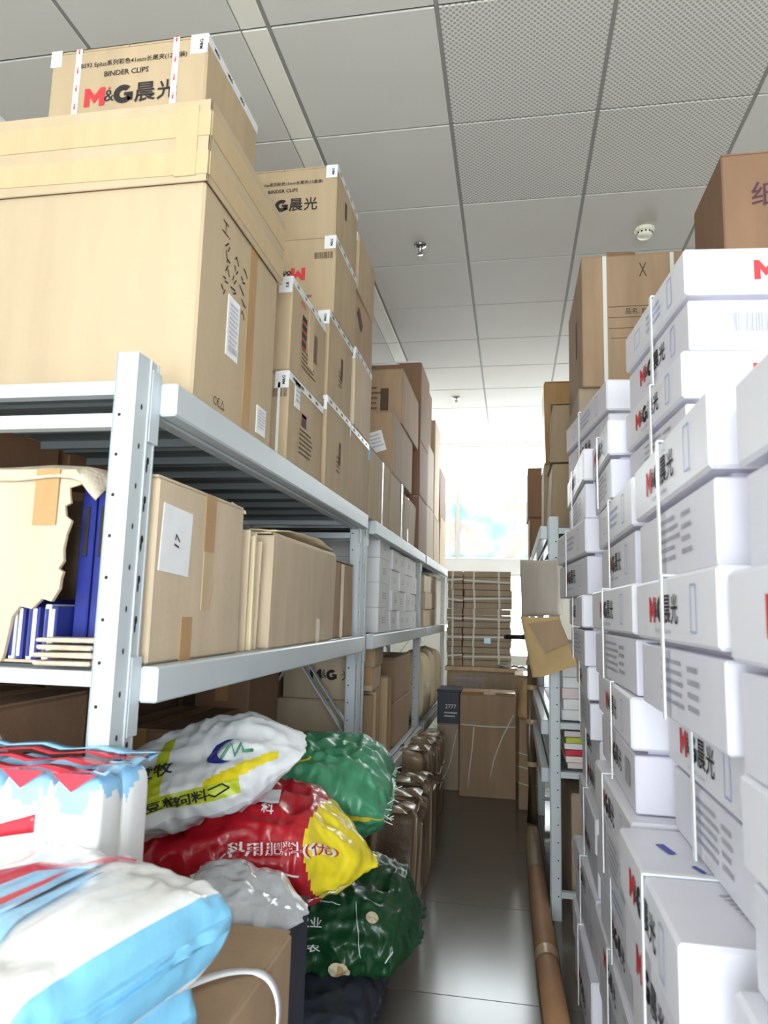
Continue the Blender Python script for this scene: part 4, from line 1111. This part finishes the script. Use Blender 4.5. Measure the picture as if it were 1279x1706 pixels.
g = Bag('green_sack', 'green woven plastic sack with yellow stripe hanging over the shelf edge', 'sack', (-.69, 2.38, .785), (.295, .26, .118), (4, 2, 6), p=5, wr=.036, seed=2, sag=droop, ex=.85)
g.build([bag_green, bag_stripe], lambda u, t: 1 if abs(t-(190-6*u)) < 2.6 and u > .35 else 0)
g.line([(-.0, 140), (.16, 120)], .012, bag_stripe, 'yellow_mark')
mb = MB()
rn = random.Random(4)
for k in range(14):
    th = math.radians(20+k*16); p0 = g.S(.99, th); mb.tube([p0, p0+Vector((rn.uniform(.01, .03), rn.uniform(-.02, .01), rn.uniform(-.02, .02)))], .0015, 4)
tag(mb.build('frayed_threads', string_white, g.root), kind='stuff')

w = Bag('feed_bag', 'white printed feed bag with lime band and dark logo on top of the pile', 'sack', (-.765, 1.78, .922), (.245, .165, .072), (24, -15, 8), p=4, wr=.024, seed=5, ex=.8, tip=(.50, .40))
w.build([bag_white, bag_lime, bag_yellow, film_grey, bag_red], lambda u, t: (1 if (-.45 < u < -.32 and 70 < t < 150) else 1 if (u < .45 and 146 < t < 172) else 2 if (u >= .10 and u < .80 and abs(t-(150-40*(u-.10))) < 10) else 3 if t > 185 and t < 350 else 4 if (u < -.45 and 120 < t < 140) else 0))
w.text(-.02, 160, '饲料', .042, ink_black, rot=R(4))
w.text(-.32, 160, '豆粕', .040, ink_black, rot=R(4))
w.text(-.42, 112, '爱牧', .045, ink_black, rot=R(8))
# crescent and squiggle of the logo
f = w.flat(.30, 108, R(-8)); mb = MB(); A = [R(70+k*12) for k in range(18)]
mb.add([f(.050*math.cos(a), .036*math.sin(a)) for a in A]+[f(.018+.045*math.cos(a)*.86, .004+.030*math.sin(a)) for a in A], [(k, k+1, 18+k+1, 18+k) for k in range(17)])
mb.build('crescent_logo', navy, w.root)
f = w.flat(.40, 108, R(-8), .007)
MB().tube([f(x, y) for x, y in ((-.03, -.02), (-.012, .018), (.0, -.012), (.014, .016), (.022, -.004), (.04, .004))], .004, 6).build('squiggle_logo', bag_green, w.root)
w.line([(-.28, 151), (-.22, 167)], .005, ink_black, 'outline'); w.line([(.16, 154), (.30, 150), (.36, 158), (.22, 165), (.16, 160)], .004, ink_black, 'outline')

r_ = Bag('fertilizer_bag', 'red and yellow plastic bag with white lettering on the lower shelf', 'sack', (-.665, 1.90, .722), (.305, .20, .120), (10, 0, 8), p=7, wr=.026, seed=8, ex=.8, tip=(.48, .16), sag=droop)
r_.build([bag_red, bag_yellow, film_grey], lambda u, t: 1 if u > .54+.06*math.sin(math.radians(t)*2) else (1 if (202 < t < 222 and -.05 < u < .36) else 0))
r_.patch(-.02, 100, .14, .05, paper, R(6), 'white_label')
r_.text(.14, 112, '科', .030, ink_white, R(6))
r_.text(.30, 150, '科用肥料(优)', .052, ink_white, R(8), .035, off=.008); r_.text(.30, 150, '科用肥料(优)', .052, bag_red, R(8), .0, off=.0095)
r_.text(-.58, 128, '上海', .050, ink_black, R(95))
r_.text(.42, 206, 'YANGLAOLIAO', .026, ink_white, R(14))
r_.line([(.02, 190), (.14, 176), (.30, 170), (.46, 172)], .005, ink_white, 'white_curve'); r_.line([(-.25, 200), (-.22, 170), (-.12, 158), (-.04, 154)], .004, ink_white, 'white_curve')

d = Bag('dark_green_bag', 'dark green printed bag slumped on the floor by the aisle', 'sack', (-.535, 2.50, .330), (.235, .23, .105), (18, 7, 4), p=3.6, wr=.036, seed=11, ex=.85, tip=(.7, .5))
d.build([bag_dkgreen])
d.text(-.45, 138, '农业', .040, ink_white, R(10)); d.text(-.42, 168, '金农', .040, ink_white, R(10))
def disc(b, u0, t0, rr, m, name, off):
    f = b.flat(u0, t0, 0, off); MB().add([f(0, 0)]+[f(rr*math.cos(k*math.pi/10), rr*math.sin(k*math.pi/10)) for k in range(20)], [(0, 1+k, 1+(k+1) % 20) for k in range(20)]).build(name, m, b.root)
disc(d, .05, 182, .034, card_cream, 'round_emblem', .008); disc(d, .05, 182, .022, kraft, 'emblem_centre', .0095)
disc(d, .36, 122, .020, card_cream, 'small_emblem', .008)
d.line([(.10, 110), (.22, 140), (.30, 165)], .003, ink_white, 'white_curve'); d.line([(.62, 170), (.70, 150)], .005, paper, 'white_curve')
d.line([(-.5, 112), (-.1, 116)], .003, ink_white, 'white_curve')
b = Bag('dark_green_bag', 'dark green bag lying under the red one, deep on the lower shelf', 'sack', (-.86, 1.80, .565), (.24, .22, .06), (0, 0, 0), p=4, wr=.02, seed=15); b.build([bag_dkgreen])
b = Bag('dark_sack', 'black-green sack supporting the slumped bag on the floor', 'sack', (-.56, 2.26, .105), (.15, .22, .10), (0, 0, 0), p=5, wr=.02, seed=17); b.build([crate_dark])
b = Bag('dark_sack', 'black sack on the floor under the shelf beneath the dark green bag', 'sack', (-.62, 2.66, .10), (.20, .17, .10), (0, 0, 0), p=5, wr=.02, seed=18); b.build([crate_dark])
b = Bag('plastic_bag', 'grey translucent plastic bag under the red bag tip', 'plastic bag', (-.545, 1.50, .728), (.12, .10, .036), (6, 10, 8), p=3, wr=.022, seed=19, tip=(.5, .4)); b.build([film_grey])
carton('dark blue-black carton on the floor between the strapped carton and the bags', -.66, -.455, 1.37, 1.66, 0, .685, crate_dark, jit=.002, tape=None)
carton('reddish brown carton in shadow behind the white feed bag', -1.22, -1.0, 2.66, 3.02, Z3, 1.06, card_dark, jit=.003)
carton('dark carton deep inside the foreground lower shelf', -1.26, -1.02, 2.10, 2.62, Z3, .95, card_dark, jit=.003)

# carton with loose white strap in the near foreground, and the packs on it
r, F = carton('brown carton with a loose white strap in the left foreground', -.625, -.395, .72, 1.335, 0, .75, card_brown, jit=.002, tape=None)
pts = [(-.56, .86, .752), (-.54, .98, .755), (-.49, 1.08, .762), (-.435, 1.15, .760), (-.385, 1.175, .745), (-.358, 1.16, .70), (-.366, 1.12, .62), (-.386, 1.08, .53), (-.391, 1.05, .30)]
P = [Vector(p)-Vector((-.51, 1.0275, 0)) for p in pts]
mb = MB()
fine = []
for i in range(len(P)-1):
    p0, p1, p2, p3 = P[max(i-1, 0)], P[i], P[i+1], P[min(i+2, len(P)-1)]
    for k in range(6):
        t_ = k/6; fine.append(.5*((2*p1)+(-p0+p2)*t_+(2*p0-5*p1+4*p2-p3)*t_*t_+(-p0+3*p1-3*p2+p3)*t_**3))
fine.append(P[-1])
L, Rr = [], []
for i, p in enumerate(fine):
    dd = (fine[min(i+1, len(fine)-1)]-fine[max(i-1, 0)]).normalized(); sd = Vector((.55, -.83, 0)) if i < 22 else Vector((0, -1, 0))
    sd = (sd-dd*sd.dot(dd)).normalized(); L.append(p+sd*.009); Rr.append(p-sd*.009)
n = len(fine); mb.add(L+Rr, [(i, i+1, n+i+1, n+i) for i in range(n-1)], 0, True)
o = mb.build('strap', strap_white, r); o.modifiers.new('thickness', 'SOLIDIFY').thickness = .0018
carton('brown carton under the blue-ended packs in the left foreground', -.96, -.632, .56, 1.14, 0, .75, card_brown, jit=.002)

def pad_pack(label, c, half, seed, rz):
    b = Bag('pad_pack', label, 'pack', c, half, (0, 0, rz), p=26, q=.5, wr=.016, seed=seed, ex=.36, group='blue-ended packs in the foreground')
    b.build([film_white, film_blue], lambda u, t: 1 if u > .955 else 0, nu=150, nv=80)
    f = Face((0, 0, half[2]+.004), (1, 0, 0), (0, 1, 0))
    p = Print({'T': f}); rn = random.Random(seed)
    for k in range(6): p.rect('T', rn.uniform(-.12, .12), rn.uniform(-.05, .12), rn.uniform(.03, .09), .012, 3 if k % 2 else 0, R(rn.uniform(10, 40)))
    return b
u_ = pad_pack('upper white pad pack with crinkled light blue end', (-.561, .808, .928), (.170, .180, .056), 3, -13)
l_ = pad_pack('lower white pad pack with crinkled light blue end on the carton', (-.585, .803, .814), (.165, .175, .056), 4, -13)
w_ = u_.patch(-.15, 96, .10, .05, film_sky, R(30), 'printed_mark'); u_.patch(.15, 100, .07, .04, film_sky, R(30), 'printed_mark'); u_.patch(-.5, 110, .20, .02, film_red, R(28), 'printed_mark'); u_.patch(-.2, 82, .16, .015, film_red, R(28), 'printed_mark')
mb = MB().bar(u_.S(.93, math.radians(220)), l_.S(.97, math.radians(215))+Vector(l_.c-u_.c)+Vector((.02, -.03, -.05)), .003, .018, up=(1, 0, 0)); mb.build('strap', strap_white, u_.root)

t = thing('tissue_pack', 'clear-wrapped pack of white tissue bundles with red and blue film top', 'tissue pack', (-.765, 1.075, .752), R(-2))
def soft(cx, cy, sx, sy, h, seed):
    def fn(u, v):
        a = 2*math.pi*v; e = lambda q: math.copysign(abs(q)**.34, q)
        s = u*2-1; w = max(.02, 1-abs(s)**14)**.45
        k = 1+.02*math.sin(5*a+seed)
        return (cx+sx*w*k*e(math.cos(a)), cy+sy*w*k*e(math.sin(a)), h/2+h/2*s)
    return MB().grid(fn, 48, 64, wrap_v=True, mf=lambda u, v: 1 if u > .90+.05*math.sin(6*math.pi*v+seed)+.02*math.sin(26*math.pi*v) else 0)
k = 0
for iy in range(2):
    for ix in range(4):
        soft(-.129+.086*ix, -.038+.076*iy, .042, .037, .325, k).build('tissue_bundle', [film_white, film_sky], t); k += 1
fm = MB()
def strip(a, b, w, z=.330):
    a, b = Vector(a), Vector(b); dr = (b-a).normalized(); sd = Vector((-dr.y, dr.x, 0))*w/2
    nn = 10
    va = [a.lerp(b, i/nn)-sd+Vector((0, 0, z+.004*math.sin(i*2.1))) for i in range(nn+1)]; vb = [a.lerp(b, i/nn)+sd+Vector((0, 0, z+.004*math.cos(i*1.7))) for i in range(nn+1)]
    return MB().add(va+vb, [(i, i+1, nn+1+i+1, nn+1+i) for i in range(nn)], 0, True)
for j, (a, b, w) in enumerate((((-.175, -.062, 0), (.17, -.058, 0), .022), ((-.175, -.01, 0), (.17, .0, 0), .024), ((-.175, .05, 0), (.17, .054, 0), .020))):
    o = strip(a, b, w).build('red_film_strip', film_red, t); o.modifiers.new('thickness', 'SOLIDIFY').thickness = .0015
o = strip((-.175, .075, 0), (.178, .075, 0), .024, .334).build('blue_film_edge', film_sky, t); o.modifiers.new('thickness', 'SOLIDIFY').thickness = .0015
o = strip((.170, -.075, 0), (.170, .08, 0), .02, .330).build('blue_film_edge', film_sky, t); o.modifiers.new('thickness', 'SOLIDIFY').thickness = .0015
# sagging red band across the front
def rb(u, v): return (-.10+.17*u, -.0790-.003*math.sin(6*u), .205+.035*u+.026*v*(.25+.75*u))
o = MB().grid(rb, 16, 4).build('red_band', film_red, t); o.modifiers.new('thickness', 'SOLIDIFY').thickness = .0015
for ix in (2, 3):
    x = -.129+.086*ix
    o = MB().add([(x-.036, -.079, .327), (x+.038, -.079, .329), (x+.0, -.0805, .302)], [(0, 2, 1)]).build('red_tab', film_red, t); o.modifiers.new('thickness', 'SOLIDIFY').thickness = .0015

# cartons added behind the left shelf as dark fill, covering the pale wall
for i, (y0, y1) in enumerate(((1.0, 1.9), (1.95, 2.8), (2.85, 3.7), (3.75, 4.7))):
    for k in range(3):
        carton('large carton added as dark fill behind the left shelf, %s level, %s along the row' % (['lower', 'middle', 'upper'][k], ['first', 'second', 'third', 'fourth'][i]), -1.95, -1.36, y0, y1, .62*k, .62*(k+1)-.001, card_dark, jit=.004)
carton('dark carton added to darken the lower shelf behind the tissue pack', -1.26, -1.02, 1.28, 1.62, Z3, 1.12, card_dark, jit=.003)  # added so the pale wall does not show bright through the lower shelf
